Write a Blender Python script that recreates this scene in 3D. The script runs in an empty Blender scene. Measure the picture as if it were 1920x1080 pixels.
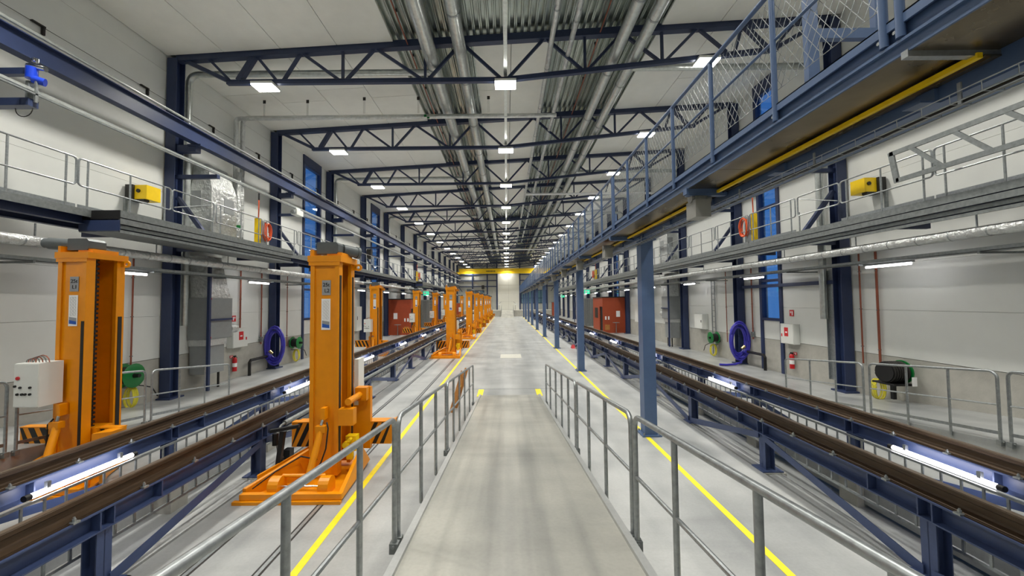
import bpy, math, random
from mathutils import Vector, Matrix
random.seed(7)
sc = bpy.context.scene
C = sc.collection
PI = math.pi

# ---------------------------------------------------------------- camera
H = 2.85
PITCH, ROLL, F_PX = math.radians(2.2), 0.010, 720.0
cam = bpy.data.cameras.new('camera')
camo = bpy.data.objects.new('camera', cam); C.objects.link(camo)
cam.sensor_fit = 'HORIZONTAL'; cam.sensor_width = 36.0
cam.lens = 36.0 * F_PX / 1920.0
cam.shift_x = (960 - 949.72) / 1920.0
cam.shift_y = (537.34 - 540) / 1920.0
cam.clip_start = 0.05; cam.clip_end = 400
fw = Vector((0, math.cos(PITCH), math.sin(PITCH))); r0 = Vector((1, 0, 0)); u0 = Vector((0, -math.sin(PITCH), math.cos(PITCH)))
ri = r0 * math.cos(ROLL) - u0 * math.sin(ROLL); up = r0 * math.sin(ROLL) + u0 * math.cos(ROLL)
M = Matrix((ri, up, -fw)).transposed().to_4x4(); M.translation = (0, 0, H)
camo.matrix_world = M
sc.camera = camo
# ---------------------------------------------------------------- world and exposure
w = bpy.data.worlds.new('world'); sc.world = w; w.use_nodes = True
nt = w.node_tree; bg = nt.nodes['Background']
tc = nt.nodes.new('ShaderNodeTexCoord'); sx = nt.nodes.new('ShaderNodeSeparateXYZ'); rp = nt.nodes.new('ShaderNodeValToRGB')
nt.links.new(tc.outputs['Generated'], sx.inputs[0]); nt.links.new(sx.outputs['Z'], rp.inputs['Fac']); nt.links.new(rp.outputs['Color'], bg.inputs['Color'])
rp.color_ramp.elements[0].color = (0.10, 0.26, 0.62, 1); rp.color_ramp.elements[1].color = (0.035, 0.12, 0.42, 1)
bg.inputs['Strength'].default_value = 0.85
LAMP, TUBE, PIT = 162.0, 15.0, 14.0   # watts of a roof lamp, radiance of the wall tubes and pit tubes
SPREAD = math.radians(136)
vs = sc.view_settings
sc.display_settings.display_device = 'sRGB'
vs.view_transform = 'Standard'; vs.look = 'None'; vs.exposure = 0.0; vs.gamma = 1.0; vs.use_curve_mapping = False

# ---------------------------------------------------------------- materials
def lin(c):
    return tuple((x / 255 / 12.92) if x / 255 <= 0.04045 else ((x / 255 + 0.055) / 1.055) ** 2.4 for x in c) + (1,)
MT = {}
def mat(name, rgb, rough=0.5, metal=0.0, var=0.06, scale=6.0, bump=0.0, bscale=40.0, stretch=None, spec=0.5, rvar=0.0):
    m = bpy.data.materials.new(name); m.use_nodes = True
    n = m.node_tree.nodes; l = m.node_tree.links; b = n['Principled BSDF']
    b.inputs['Metallic'].default_value = metal; b.inputs['Roughness'].default_value = rough
    b.inputs['Specular IOR Level'].default_value = spec
    c = lin(rgb); b.inputs['Base Color'].default_value = c
    t = n.new('ShaderNodeTexCoord'); src = t.outputs['Object']
    if stretch:
        mp = n.new('ShaderNodeMapping'); mp.inputs['Scale'].default_value = stretch; l.new(src, mp.inputs[0]); src = mp.outputs[0]
    if var or rvar:
        ns = n.new('ShaderNodeTexNoise'); ns.inputs['Scale'].default_value = scale; ns.inputs['Detail'].default_value = 5; ns.inputs['Roughness'].default_value = 0.6
        l.new(src, ns.inputs['Vector'])
        cr = n.new('ShaderNodeValToRGB'); e = cr.color_ramp.elements
        e[0].position = 0.3; e[1].position = 0.7
        e[0].color = tuple(max(0, x * (1 - var * 2)) for x in c[:3]) + (1,); e[1].color = tuple(min(1, x * (1 + var)) for x in c[:3]) + (1,)
        l.new(ns.outputs['Fac'], cr.inputs['Fac']); l.new(cr.outputs['Color'], b.inputs['Base Color'])
        if rvar:
            mr = n.new('ShaderNodeMapRange'); mr.inputs['To Min'].default_value = max(0.03, rough - rvar); mr.inputs['To Max'].default_value = min(1, rough + rvar)
            l.new(ns.outputs['Fac'], mr.inputs['Value']); l.new(mr.outputs[0], b.inputs['Roughness'])
    if bump:
        nb = n.new('ShaderNodeTexNoise'); nb.inputs['Scale'].default_value = bscale; nb.inputs['Detail'].default_value = 4
        l.new(src, nb.inputs['Vector'])
        bp = n.new('ShaderNodeBump'); bp.inputs['Strength'].default_value = bump; bp.inputs['Distance'].default_value = 0.02
        l.new(nb.outputs['Fac'], bp.inputs['Height']); l.new(bp.outputs['Normal'], b.inputs['Normal'])
    MT[name] = m; return m
def emis(name, rgb, strength):
    m = bpy.data.materials.new(name); m.use_nodes = True
    n = m.node_tree.nodes; n.clear(); o = n.new('ShaderNodeOutputMaterial'); e = n.new('ShaderNodeEmission')
    e.inputs['Color'].default_value = tuple(rgb) + (1,); e.inputs['Strength'].default_value = strength
    m.node_tree.links.new(e.outputs[0], o.inputs[0]); MT[name] = m; return m
mat('navy', (44, 57, 92), 0.42, var=0.05)
mat('truss_navy', (50, 61, 90), 0.45, var=0.05)
mat('blue', (76, 98, 134), 0.38, var=0.04)
mat('girder_blue', (62, 77, 116), 0.42, var=0.05)
mat('orange', (232, 146, 0), 0.38, var=0.05, scale=3)
mat('orange_edge', (240, 150, 60), 0.45)
mat('dark_rubber', (34, 32, 30), 0.6)
mat('black', (16, 16, 18), 0.5)
mat('galv', (165, 170, 172), 0.38, 0.75, var=0.12, scale=22)
mat('galv_dull', (140, 145, 145), 0.5, 0.55, var=0.12, scale=14)
mat('zinc_deck', (186, 194, 188), 0.27, 0.85, var=0.1, scale=3, stretch=(6, 0.4, 6))
mat('duct', (206, 211, 208), 0.28, 0.65, var=0.08, scale=10)
mat('foil', (214, 217, 216), 0.3, 0.6, var=0.08, scale=5, bump=0.9, bscale=9)
MT['foil'].node_tree.nodes['Bump'].inputs['Distance'].default_value = 0.07
mat('chrome', (225, 225, 225), 0.12, 1.0, var=0)
mat('white_panel', (226, 228, 224), 0.5, var=0.02, scale=1.2)
mat('ceiling_white', (240, 240, 234), 0.85, var=0.02, scale=2.0)
mat('plinth', (178, 176, 168), 0.8, var=0.06, scale=3.5, bump=0.1)
mat('white_box', (224, 226, 222), 0.35, var=0.01)
mat('unit_grey', (150, 154, 155), 0.45, 0.2, var=0.03)
mat('motor_grey', (92, 98, 100), 0.42, 0.2, var=0.06)
mat('box_grey', (150, 150, 145), 0.5, 0.3, var=0.05)
mat('rail_brown', (76, 59, 42), 0.55, 0.25, var=0.18, scale=9, stretch=(4, 0.5, 4))
mat('rail_head', (120, 104, 88), 0.36, 0.6, var=0.12, scale=9, stretch=(4, 0.3, 4))
mat('yellow', (246, 206, 8), 0.45, var=0.03)
mat('yellow_paint', (248, 226, 40), 0.55, var=0.06, scale=8)
mat('yellow_hose', (222, 212, 60), 0.5)
mat('orange_hose', (232, 92, 38), 0.45)
mat('blue_hose', (62, 58, 176), 0.38)
mat('blue_valve', (20, 60, 190), 0.3)
mat('green', (10, 112, 50), 0.4)
mat('red', (196, 26, 34), 0.35)
mat('cabin_red', (164, 70, 36), 0.55, var=0.04)
mat('copper', (160, 92, 72), 0.4, 0.5)
mat('brass', (190, 170, 120), 0.25, 0.9)
mat('soffit', (138, 126, 104), 0.28, 0.8, var=0.28, scale=0.9, rvar=0.1)
mat('plain_white', (240, 240, 240), 0.5, var=0)  # even white of plates, sign marks, tags and pale pipes
mat('label_blue', (36, 86, 176), 0.5, var=0)
mat('label_grey', (150, 152, 155), 0.5, var=0)
mat('sign_red', (205, 40, 44), 0.5, var=0)
mat('door_pale', (222, 222, 214), 0.55, var=0.015, scale=1.5)
mat('facade_grey', (172, 174, 170), 0.6, var=0.03, scale=1.5)
mat('hatch', (212, 211, 200), 0.5, var=0.03)
mat('wood_brown', (180, 122, 60), 0.5, var=0.1)
emis('lamp_on', (1.0, 0.97, 0.90), 34.0)
emis('tube_on', (1.0, 0.97, 0.98), TUBE)
emis('pit_tube', (1.0, 0.96, 1.0), PIT)
emis('exit_green', (0.05, 0.85, 0.45), 1.1)
# concrete floor: large soft patches, streaks along the hall, light gloss
def concrete(name, rgb, dark, sx=1.6, sf=0.75):
    m = mat(name, rgb, 0.34, var=0.0, rvar=0.08, scale=1.6)
    n = m.node_tree.nodes; l = m.node_tree.links; b = n['Principled BSDF']
    t = n.new('ShaderNodeTexCoord')
    def noise(sc_, st, det=6):
        mp = n.new('ShaderNodeMapping'); mp.inputs['Scale'].default_value = st; l.new(t.outputs['Object'], mp.inputs[0])
        x = n.new('ShaderNodeTexNoise'); x.inputs['Scale'].default_value = sc_; x.inputs['Detail'].default_value = det; l.new(mp.outputs[0], x.inputs['Vector']); return x.outputs['Fac']
    a = noise(0.9, (1, 0.8, 1)); s = noise(1.3, (sx, 0.10, 1), 3); g = noise(30, (1, 1, 1), 3); st = noise(1.1, (0.25, 2.2, 1), 4)
    def ramp(f, c0, c1, p0, p1):
        r = n.new('ShaderNodeValToRGB'); r.color_ramp.elements[0].position = p0; r.color_ramp.elements[1].position = p1
        r.color_ramp.elements[0].color = c0; r.color_ramp.elements[1].color = c1; l.new(f, r.inputs['Fac']); return r.outputs['Color']
    def mul(x, y, f):
        k = n.new('ShaderNodeMix'); k.data_type = 'RGBA'; k.blend_type = 'MULTIPLY'; k.inputs['Factor'].default_value = f
        l.new(x, k.inputs['A']); l.new(y, k.inputs['B']); return k.outputs['Result']
    col = ramp(a, lin(dark), lin(rgb), 0.32, 0.66)
    col = mul(col, ramp(s, (0.72, 0.73, 0.74, 1), (1, 1, 1, 1), 0.3, 0.55), sf)
    col = mul(col, ramp(st, (0.8, 0.8, 0.8, 1), (1, 1, 1, 1), 0.3, 0.5), 0.6)
    col = mul(col, ramp(g, (0.86, 0.86, 0.86, 1), (1, 1, 1, 1), 0.3, 0.6), 0.5)
    l.new(col, b.inputs['Base Color'])
concrete('concrete', (180, 182, 181), (150, 153, 154))
concrete('concrete_ramp', (182, 181, 173), (148, 149, 144), 3.4, 1.0)
# glass: see-through pane with a mirror-like surface
g = bpy.data.materials.new('glass'); g.use_nodes = True; n = g.node_tree.nodes; n.clear()
o_ = n.new('ShaderNodeOutputMaterial'); mx = n.new('ShaderNodeMixShader'); tr = n.new('ShaderNodeBsdfTransparent'); gl = n.new('ShaderNodeBsdfGlossy'); fr = n.new('ShaderNodeLayerWeight')
tr.inputs['Color'].default_value = (0.75, 0.88, 0.95, 1); gl.inputs['Roughness'].default_value = 0.02; fr.inputs['Blend'].default_value = 0.5
pw = n.new('ShaderNodeMath'); pw.operation = 'POWER'; pw.inputs[1].default_value = 3.0; g.node_tree.links.new(fr.outputs['Facing'], pw.inputs[0]); g.node_tree.links.new(pw.outputs[0], mx.inputs[0]); g.node_tree.links.new(tr.outputs[0], mx.inputs[1]); g.node_tree.links.new(gl.outputs[0], mx.inputs[2]); g.node_tree.links.new(mx.outputs[0], o_.inputs[0]); MT['glass'] = g

# ---------------------------------------------------------------- mesh helpers
class MB:
    def __init__(s): s.v = []; s.f = []
    def add(s, vs, fs):
        k = len(s.v); s.v += [tuple(x) for x in vs]; s.f += [tuple(i + k for i in f) for f in fs]; return s
    def box(s, x0, x1, y0, y1, z0, z1):
        return s.add([(x0, y0, z0), (x1, y0, z0), (x1, y1, z0), (x0, y1, z0), (x0, y0, z1), (x1, y0, z1), (x1, y1, z1), (x0, y1, z1)],
                     [(0, 3, 2, 1), (4, 5, 6, 7), (0, 1, 5, 4), (1, 2, 6, 5), (2, 3, 7, 6), (3, 0, 4, 7)])
    def hexa(s, vs):
        return s.add(vs, [(0, 3, 2, 1), (4, 5, 6, 7), (0, 1, 5, 4), (1, 2, 6, 5), (2, 3, 7, 6), (3, 0, 4, 7)])
    def bar(s, p, q, w, h, upv=(0, 0, 1)):
        p = Vector(p); q = Vector(q); d = (q - p).normalized(); u = Vector(upv)
        if abs(d.dot(u)) > 0.98: u = Vector((0, 1, 0))
        a = d.cross(u).normalized(); b = a.cross(d).normalized(); a = a * (w / 2); b = b * (h / 2)
        return s.add([p - a - b, p + a - b, q + a - b, q - a - b, p - a + b, p + a + b, q + a + b, q - a + b],
                     [(0, 3, 2, 1), (4, 5, 6, 7), (0, 1, 5, 4), (1, 2, 6, 5), (2, 3, 7, 6), (3, 0, 4, 7)])
    def cyl(s, p, q, r, n=12, r2=None, cap=True):
        p = Vector(p); q = Vector(q); d = (q - p).normalized(); u = Vector((0, 0, 1)) if abs(d.z) < 0.9 else Vector((1, 0, 0))
        a = d.cross(u).normalized(); b = a.cross(d); r2 = r if r2 is None else r2
        vs = [p + (a * math.cos(2 * PI * i / n) + b * math.sin(2 * PI * i / n)) * r for i in range(n)]
        vs += [q + (a * math.cos(2 * PI * i / n) + b * math.sin(2 * PI * i / n)) * r2 for i in range(n)]
        fs = [(i, (i + 1) % n, n + (i + 1) % n, n + i) for i in range(n)]
        if cap: fs += [tuple(range(n - 1, -1, -1)), tuple(range(n, 2 * n))]
        return s.add(vs, fs)
    def tube(s, pts, r, n=8, closed=False):
        P_ = [Vector(p) for p in pts]; m = len(P_); rings = []; a = None
        for i in range(m):
            d = (P_[(i + 1) % m] - P_[i - 1]) if closed else (P_[min(i + 1, m - 1)] - P_[max(i - 1, 0)])
            d.normalize()
            if a is None:
                u = Vector((0, 0, 1)) if abs(d.z) < 0.9 else Vector((1, 0, 0)); a = d.cross(u).normalized()
            else:
                a = (a - d * a.dot(d)).normalized()
            b = d.cross(a); rings.append([P_[i] + (a * math.cos(2 * PI * k / n) + b * math.sin(2 * PI * k / n)) * r for k in range(n)])
        vs = [v for rg in rings for v in rg]; fs = []
        for i in range(m if closed else m - 1):
            j = (i + 1) % m
            fs += [(i * n + k, i * n + (k + 1) % n, j * n + (k + 1) % n, j * n + k) for k in range(n)]
        if not closed: fs += [tuple(range(n - 1, -1, -1)), tuple((m - 1) * n + k for k in range(n))]
        return s.add(vs, fs)
    def prism(s, poly, ax, a, b):
        n = len(poly)
        f = {'x': lambda u, v, t: (t, u, v), 'y': lambda u, v, t: (u, t, v), 'z': lambda u, v, t: (u, v, t)}[ax]
        return s.add([f(u, v, a) for u, v in poly] + [f(u, v, b) for u, v in poly],
                     [tuple(range(n)), tuple(range(2 * n - 1, n - 1, -1))] + [(i, n + i, n + (i + 1) % n, (i + 1) % n) for i in range(n)])
    def ib(s, ax, c, w, h, tf, tw, a, b):
        u, v = c; W, T = w / 2, tw / 2; b0, t1 = v - h / 2, v + h / 2
        return s.prism([(u - W, b0), (u + W, b0), (u + W, b0 + tf), (u + T, b0 + tf), (u + T, t1 - tf), (u + W, t1 - tf), (u + W, t1), (u - W, t1), (u - W, t1 - tf), (u - T, t1 - tf), (u - T, b0 + tf), (u - W, b0 + tf)], ax, a, b)
    def lathe(s, prof, c=(0, 0, 0), ax='z', n=20):
        vs = []; m = len(prof)
        for i in range(n):
            ca, sa = math.cos(2 * PI * i / n), math.sin(2 * PI * i / n)
            for r, t in prof:
                p = {'z': (r * ca, r * sa, t), 'x': (t, r * ca, r * sa), 'y': (r * ca, t, r * sa)}[ax]
                vs.append((p[0] + c[0], p[1] + c[1], p[2] + c[2]))
        fs = [(i * m + k, ((i + 1) % n) * m + k, ((i + 1) % n) * m + k + 1, i * m + k + 1) for i in range(n) for k in range(m - 1)]
        return s.add(vs, fs)
def mesh(name, mb, m, smooth=False):
    me = bpy.data.meshes.new(name); me.from_pydata(mb.v, [], mb.f); me.materials.append(MT[m])
    if smooth:
        me.polygons.foreach_set('use_smooth', [True] * len(me.polygons)); me.set_sharp_from_angle(angle=0.7)
    me.update(); return me
CH = {}
def O(name, data, m=None, parent=None, loc=None, label=None, kind=None, smooth=False, rz=0):
    if isinstance(data, MB): data = mesh(name, data, m, smooth)
    o = bpy.data.objects.new(name, data); C.objects.link(o)
    if loc: o.location = loc
    if rz: o.rotation_euler = (0, 0, rz)
    if parent is not None: o.parent = parent; CH.setdefault(parent.name, []).append(o)
    if label: o['label'] = label
    if kind: o['kind'] = kind
    return o
def tag(o, label, cat, group=None):
    o['label'] = label; o['category'] = cat; o['kind'] = 'thing'
    if group: o['group'] = group
    return o
def T(name, label, cat, loc=(0, 0, 0), rz=0, group=None):
    o = bpy.data.objects.new(name, None); C.objects.link(o); o.location = loc; o.rotation_euler = (0, 0, rz); o.empty_display_size = 0.1
    return tag(o, label, cat, group)
def dup(o, loc=None, label=None, group=None, parent=None, rz=None, skip=()):
    c = o.copy(); C.objects.link(c)
    if parent is not None: c.parent = parent; CH.setdefault(parent.name, []).append(c)
    if loc is not None: c.location = loc
    if rz is not None: c.rotation_euler = (0, 0, rz)
    if label: c['label'] = label
    if group: c['group'] = group
    for ch in CH.get(o.name, []):
        if ch.name.split('.')[0] in skip: continue
        dup(ch, parent=c)
    return c
def S(name, mb, m, parent=None, smooth=False, loc=None): return O(name, mb, m, parent, kind='structure' if parent is None else None, smooth=smooth, loc=loc)
ORD = 'first second third fourth fifth sixth seventh eighth ninth tenth eleventh twelfth thirteenth fourteenth fifteenth sixteenth seventeenth eighteenth nineteenth twentieth twenty-first twenty-second twenty-third twenty-fourth twenty-fifth twenty-sixth twenty-seventh twenty-eighth twenty-ninth thirtieth thirty-first thirty-second thirty-third thirty-fourth thirty-fifth'.split()
def text_mesh(body, size, m, thick=0.002):
    cu = bpy.data.curves.new('lettering', 'FONT'); cu.body = body; cu.size = size; cu.extrude = thick; cu.align_x = 'CENTER'; cu.align_y = 'CENTER'
    ob = bpy.data.objects.new('lettering', cu); C.objects.link(ob); dg = bpy.context.evaluated_depsgraph_get()
    me = bpy.data.meshes.new_from_object(ob.evaluated_get(dg)); bpy.data.objects.remove(ob)
    me.materials.clear(); me.materials.append(MT[m]); return me
def letters(name, body, size, m, parent, loc, rot=(PI / 2, 0, 0)):
    o = O(name, text_mesh(body, size, m), None, parent, loc); o.rotation_euler = rot; return o
def arc(c, r, a0, a1, n, plane='xz'):
    out = []
    for i in range(n + 1):
        a = a0 + (a1 - a0) * i / n; u, v = r * math.cos(a), r * math.sin(a)
        out.append({'xz': (c[0] + u, c[1], c[2] + v), 'yz': (c[0], c[1] + u, c[2] + v), 'xy': (c[0] + u, c[1] + v, c[2])}[plane])
    return out

# ---------------------------------------------------------------- hall constants
D0, BAY, NT = 11.4, 5.09, 14
YB = 78.0; Y0 = -4.0; XW = 10.15
TY = [D0 + BAY * k for k in range(-2, NT)]
roof = lambda x: 10.95 + 0.0535 * x
side = lambda s: 'left' if s < 0 else 'right'
PL = 0.105; PY = 11.8                       # ramp slope and foot
rampz = lambda y: max(0.0, min(1.24, PL * (PY - y)))
ZO = 0.10                                   # level of the outer walkways

# ---------------------------------------------------------------- structure: floor
fl = S('floor', MB().box(-4.05, 4.18, Y0, YB + 1, -0.5, 0.0), 'concrete')
for s in (-1, 1):
    b = MB(); a, c = 5.78, 10.4
    b.box(min(s * a, s * c), max(s * a, s * c), Y0, YB + 1, -0.5, ZO)
    O('walkway_slab', b, 'concrete', fl)
    e = 4.05 if s < 0 else 4.18
    b = MB(); b.box(min(s * (e + .06), s * (e + .30)), max(s * (e + .06), s * (e + .30)), Y0, YB, -0.5, -0.012)
    O('pit_ledge', b, 'concrete', fl)
    b = MB(); b.box(min(s * (e - .1), s * 6), max(s * (e - .1), s * 6), Y0, YB, -0.75, -0.55); O('pit_bottom', b, 'concrete', fl)
    b = MB(); b.box(min(s * e, s * (e + .06)), max(s * e, s * (e + .06)), Y0, YB, -0.3, -0.07); O('drain_slot', b, 'black', fl)
    b = MB(); b.box(min(s * (e + .36), s * (e + .42)), max(s * (e + .36), s * (e + .42)), Y0, YB, -0.55, -0.2); O('pit_kerb', b, 'galv_dull', fl)
# centre ramp and the side ramps with the platform behind the camera
def rampmesh(x0, x1):
    return MB().prism([(Y0, 0), (PY, 0.0), (PY, 0.004), (0, 1.24), (Y0, 1.24)], 'x', x0, x1)
O('ramp', rampmesh(-0.86, 1.0), 'concrete_ramp', fl)
for x in (-0.86, 0.94):
    b = MB(); b.prism([(0, 1.24), (PY, 0.004), (PY, 0.03), (0, 1.275)], 'x', x, x + 0.06); O('ramp_kerb', b, 'concrete', fl)
O('side_ramp', rampmesh(-10.2, -7.65), 'concrete', fl); O('side_ramp', rampmesh(7.65, 10.2), 'concrete', fl)
b = MB().box(-10.2, 10.2, Y0, 0.0, 1.0, 1.24); O('platform', b, 'concrete', fl)
for x, nm in ((-2.27, 'yellow_line'), (2.90, 'yellow_line')):
    O(nm, MB().box(x - .045, x + .045, 0.2, 72, 0, 0.004), 'yellow_paint', fl)
for s in (1,): O('yellow_line', MB().box(6.84 - .045, 6.84 + .045, 0.2, 72, ZO, ZO + 0.004), 'yellow_paint', fl)
for x in (-0.76, 1.06): O('yellow_mark', MB().box(x - .17, x + .0, 11.65, 12.55, 0.0, 0.006), 'yellow_paint', fl)
O('floor_joint', MB().box(-2.2, 2.85, 12.62, 12.645, -0.01, 0.0025), 'galv_dull', fl)
for x in (-3.42, -2.66):
    b = MB()
    for d in (-.035, .035): b.box(x + d - .012, x + d + .012, 1.0, 72, -0.01, 0.003)
    O('jack_track', b, 'dark_rubber', fl)
    O('jack_track', MB().box(x - .022, x + .022, 1.0, 72, -0.01, 0.005), 'galv', fl)
hx = MB().box(-0.35, 0.72, 19.4, 20.8, 0, 0.006); O('floor_hatch', hx, 'hatch', fl)
# far end: raised platform with its own ramp
YP = 72.5
b = MB().box(-9.9, -1.0, YP, YB, 0, 1.15).box(1.25, 9.9, YP, YB, 0, 1.15); O('end_platform', b, 'plinth', fl)
b = MB().prism([(YP - 5.5, 0.002), (YB, 0.002), (YB, 1.15), (YP + 3.5, 1.15)], 'x', -1.0, 1.25); O('end_ramp', b, 'concrete_ramp', fl)

# ---------------------------------------------------------------- structure: walls with panels, windows
WIN = {-1: [(19.1, 20.75), (28.7, 30.5)], 1: [(14.2, 15.25), (34.6, 36.0)]}
ZW0 = 2.06
def wall(s):
    top = roof(s * XW) + 0.15
    x_in, x_bk = s * XW, s * (XW + 0.12)
    xb = (min(x_bk, x_bk + s * .1), max(x_bk, x_bk + s * .1)); xp = (min(x_in, x_bk), max(x_in, x_bk))
    edges = [Y0] + TY + [YB]
    segs = []
    for a, c in zip(edges, edges[1:]):
        ws = [q for q in WIN[s] if a < q[0] < c]
        if ws:
            q = ws[0]; segs += [(a, q[0], 0), (q[0], q[1], 1), (q[1], c, 0)]
        else: segs.append((a, c, 0))
    bk = MB()
    for a, c, wn in segs: bk.box(xb[0], xb[1], a, c, -0.4, ZW0 if wn else top)
    wo = S('wall_' + side(s), bk, 'facade_grey')
    rows = [1.3 + 1.22 * k for k in range(9)]; rows = [r for r in rows if r < top - .3] + [top]
    for a, c, wn in segs:
        O('wall_plinth', MB().box(min(s * (XW + .004), s * (XW + .12)), max(s * (XW + .004), s * (XW + .12)), a, c, -0.4, 1.29), 'plinth', wo)
        for z0, z1 in zip(rows, rows[1:]):
            if wn and z1 > ZW0 + .5: continue
            if wn: z1 = ZW0
            O('wall_panel', MB().box(xp[0], xp[1], a + .003, c - .003, z0 + .003, z1 - .003), 'white_panel', wo)
    return wo
WL, WR = wall(-1), wall(1)
wi = 0
for s in (-1, 1):
    for a, c in WIN[s]:
        wi += 1; top = roof(s * XW) - 0.45
        xo = s * (XW - .06)
        root = T('window_%d' % wi, 'tall', 'window'); del root['label']; del root['category']; root['kind'] = 'structure'
        xr = (min(xo, xo + s * .2), max(xo, xo + s * .2))
        O('frame_post', MB().box(xr[0], xr[1], a - .09, a + .05, ZO, top), 'navy', root); O('frame_post', MB().box(xr[0], xr[1], c - .05, c + .09, ZO, top), 'navy', root)
        for z in (ZW0, 3.55, 4.75, 6.4, 8.2, top - .1): O('frame_rail', MB().box(xr[0] + .01, xr[1] - .01, a, c, z - .05, z + .05), 'navy', root)
        for z0, z1 in zip((ZW0, 3.55, 4.75, 6.4, 8.2), (3.55, 4.75, 6.4, 8.2, top - .1)):
            O('window_pane', MB().box(s * (XW + .03) - .006, s * (XW + .03) + .006, a + .03, c - .03, z0 + .04, z1 - .04), 'glass', root)
        O('frame_head', MB().box(xr[0], xr[1], a - .09, c + .09, top - .05, top + .55), 'navy', root)

# far wall: posts, rails, panels, tall pale door
wb = S('wall_far', MB().box(-10.3, 10.3, YB + .2, YB + .35, -0.2, 12), 'facade_grey')
cols = [-10.2, -6.9, -3.9, -1.95, 2.7, 5.7, 8.2, 10.2]
for a, c in zip(cols, cols[1:]):
    if a == -1.95: continue
    zs = [1.15, 3.0, 5.9, 7.1, 8.3, 9.6, 11.3] if a < 5 else [1.15, 2.4, 5.9, 7.1, 8.3, 9.6, 11.6]
    for z0, z1 in zip(zs, zs[1:]):
        if z0 == 2.4 or (a in (-3.9,) and z0 == 1.15 and False): continue
        for q in range(2): O('wall_panel', MB().box(a + (c - a) * q / 2 + .02, a + (c - a) * (q + 1) / 2 - .02, YB + .05, YB + .2, z0 + .02, z1 - .02), 'facade_grey', wb)
for x in cols[1:-1]: O('facade_post', MB().box(x - .13, x + .13, YB - .12, YB + .1, 1.15, 11.6), 'navy', wb)
for z in (5.9, 7.1, 8.3):
    for a, c in ((-10.1, -2.05), (2.8, 10.1)): O('facade_rail', MB().box(a, c, YB - .06, YB + .1, z - .1, z + .1), 'navy', wb)
dr = T('door_1', 'x', 'x'); del dr['label']; del dr['category']; dr['kind'] = 'structure'
for k in range(6):
    for q in range(2):
        O('door_panel', MB().box(-1.8 + 2.19 * q + .012, -1.8 + 2.19 * (q + 1) - .012, YB, YB + .12, 1.16 + 1.66 * k + .01, 1.16 + 1.66 * (k + 1) - .01), 'door_pale', dr)
for x0, x1, m_ in ((-6.8, -4.6, 5), (2.95, 5.5, 6), (5.9, 8.0, 7)):
    wn = T('window_%d' % m_, 'x', 'x'); del wn['label']; del wn['category']; wn['kind'] = 'structure'
    O('window_pane', MB().box(x0, x1, YB - .02, YB, 2.5, 5.0), 'glass', wn)
    b = MB()
    for xx in (x0, (x0 + x1) / 2, x1): b.box(xx - .06, xx + .06, YB - .08, YB - .03, 2.4, 5.1)
    for zz in (2.4, 3.4, 5.0): b.box(x0 - .06, x1 + .06, YB - .08, YB - .03, zz, zz + .1)
    O('window_frame', b, 'navy', wn)
S('wall_near', MB().box(-10.3, 10.3, Y0 - .2, Y0, -0.4, 12), 'white_panel')

# ---------------------------------------------------------------- structure: corrugated roof and white ceiling panels
prof = []; x = -10.3; pit = 0.206
while x < 10.3:
    prof += [(x, 0.14), (x + .075, 0.14), (x + .095, 0.0), (x + .125, 0.0), (x + .135, .014), (x + .145, 0.0), (x + .175, 0.0), (x + .19, 0.14)]; x += pit
vs_ = []; fs_ = []
for px, pz in prof: vs_ += [(px, Y0, roof(px) + pz), (px, YB + .3, roof(px) + pz)]
for i in range(len(prof) - 1): fs_.append((2 * i, 2 * i + 2, 2 * i + 3, 2 * i + 1))
ceil = S('ceiling', MB().add(vs_, fs_), 'zinc_deck')
O('roof_slab', MB().hexa([(-10.4, Y0, roof(-10.4) + .17), (10.4, Y0, roof(10.4) + .17), (10.4, YB + .3, roof(10.4) + .17), (-10.4, YB + .3, roof(-10.4) + .17),
   (-10.4, Y0, roof(-10.4) + .3), (10.4, Y0, roof(10.4) + .3), (10.4, YB + .3, roof(10.4) + .3), (-10.4, YB + .3, roof(-10.4) + .3)]), 'black', ceil)
def ceil_panel(x0, x1, y0, y1):
    t0, t1 = roof(x0), roof(x1)
    O('ceiling_panel', MB().hexa([(x0, y0, t0 - .07), (x1, y0, t1 - .07), (x1, y1, t1 - .07), (x0, y1, t0 - .07), (x0, y0, t0 - .003), (x1, y0, t1 - .003), (x1, y1, t1 - .003), (x0, y1, t0 - .003)]), 'ceiling_white', ceil)
ys = TY + [YB]
for k, (a, c) in enumerate(zip(ys, ys[1:])):
    a += 0.30; c -= 0.13; n = k - 2
    L = [(-10.14 + 1.70 * i, -10.14 + 1.70 * (i + 1)) for i in range(4)]
    Rr = [(4.75 + 1.80 * i, 4.75 + 1.80 * (i + 1)) for i in range(3)]
    Mi = [(-0.98, 0.22), (0.22, 1.42)] if n >= 0 and n not in (4, 9) else []
    for j, (x0, x1) in enumerate(L + Rr + Mi):
        m = a + (c - a) * (0.55 if j % 2 else 0.4)
        ceil_panel(x0 + .010, x1 - .010, a, m - .008); ceil_panel(x0 + .010, x1 - .010, m + .008, c)

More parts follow.
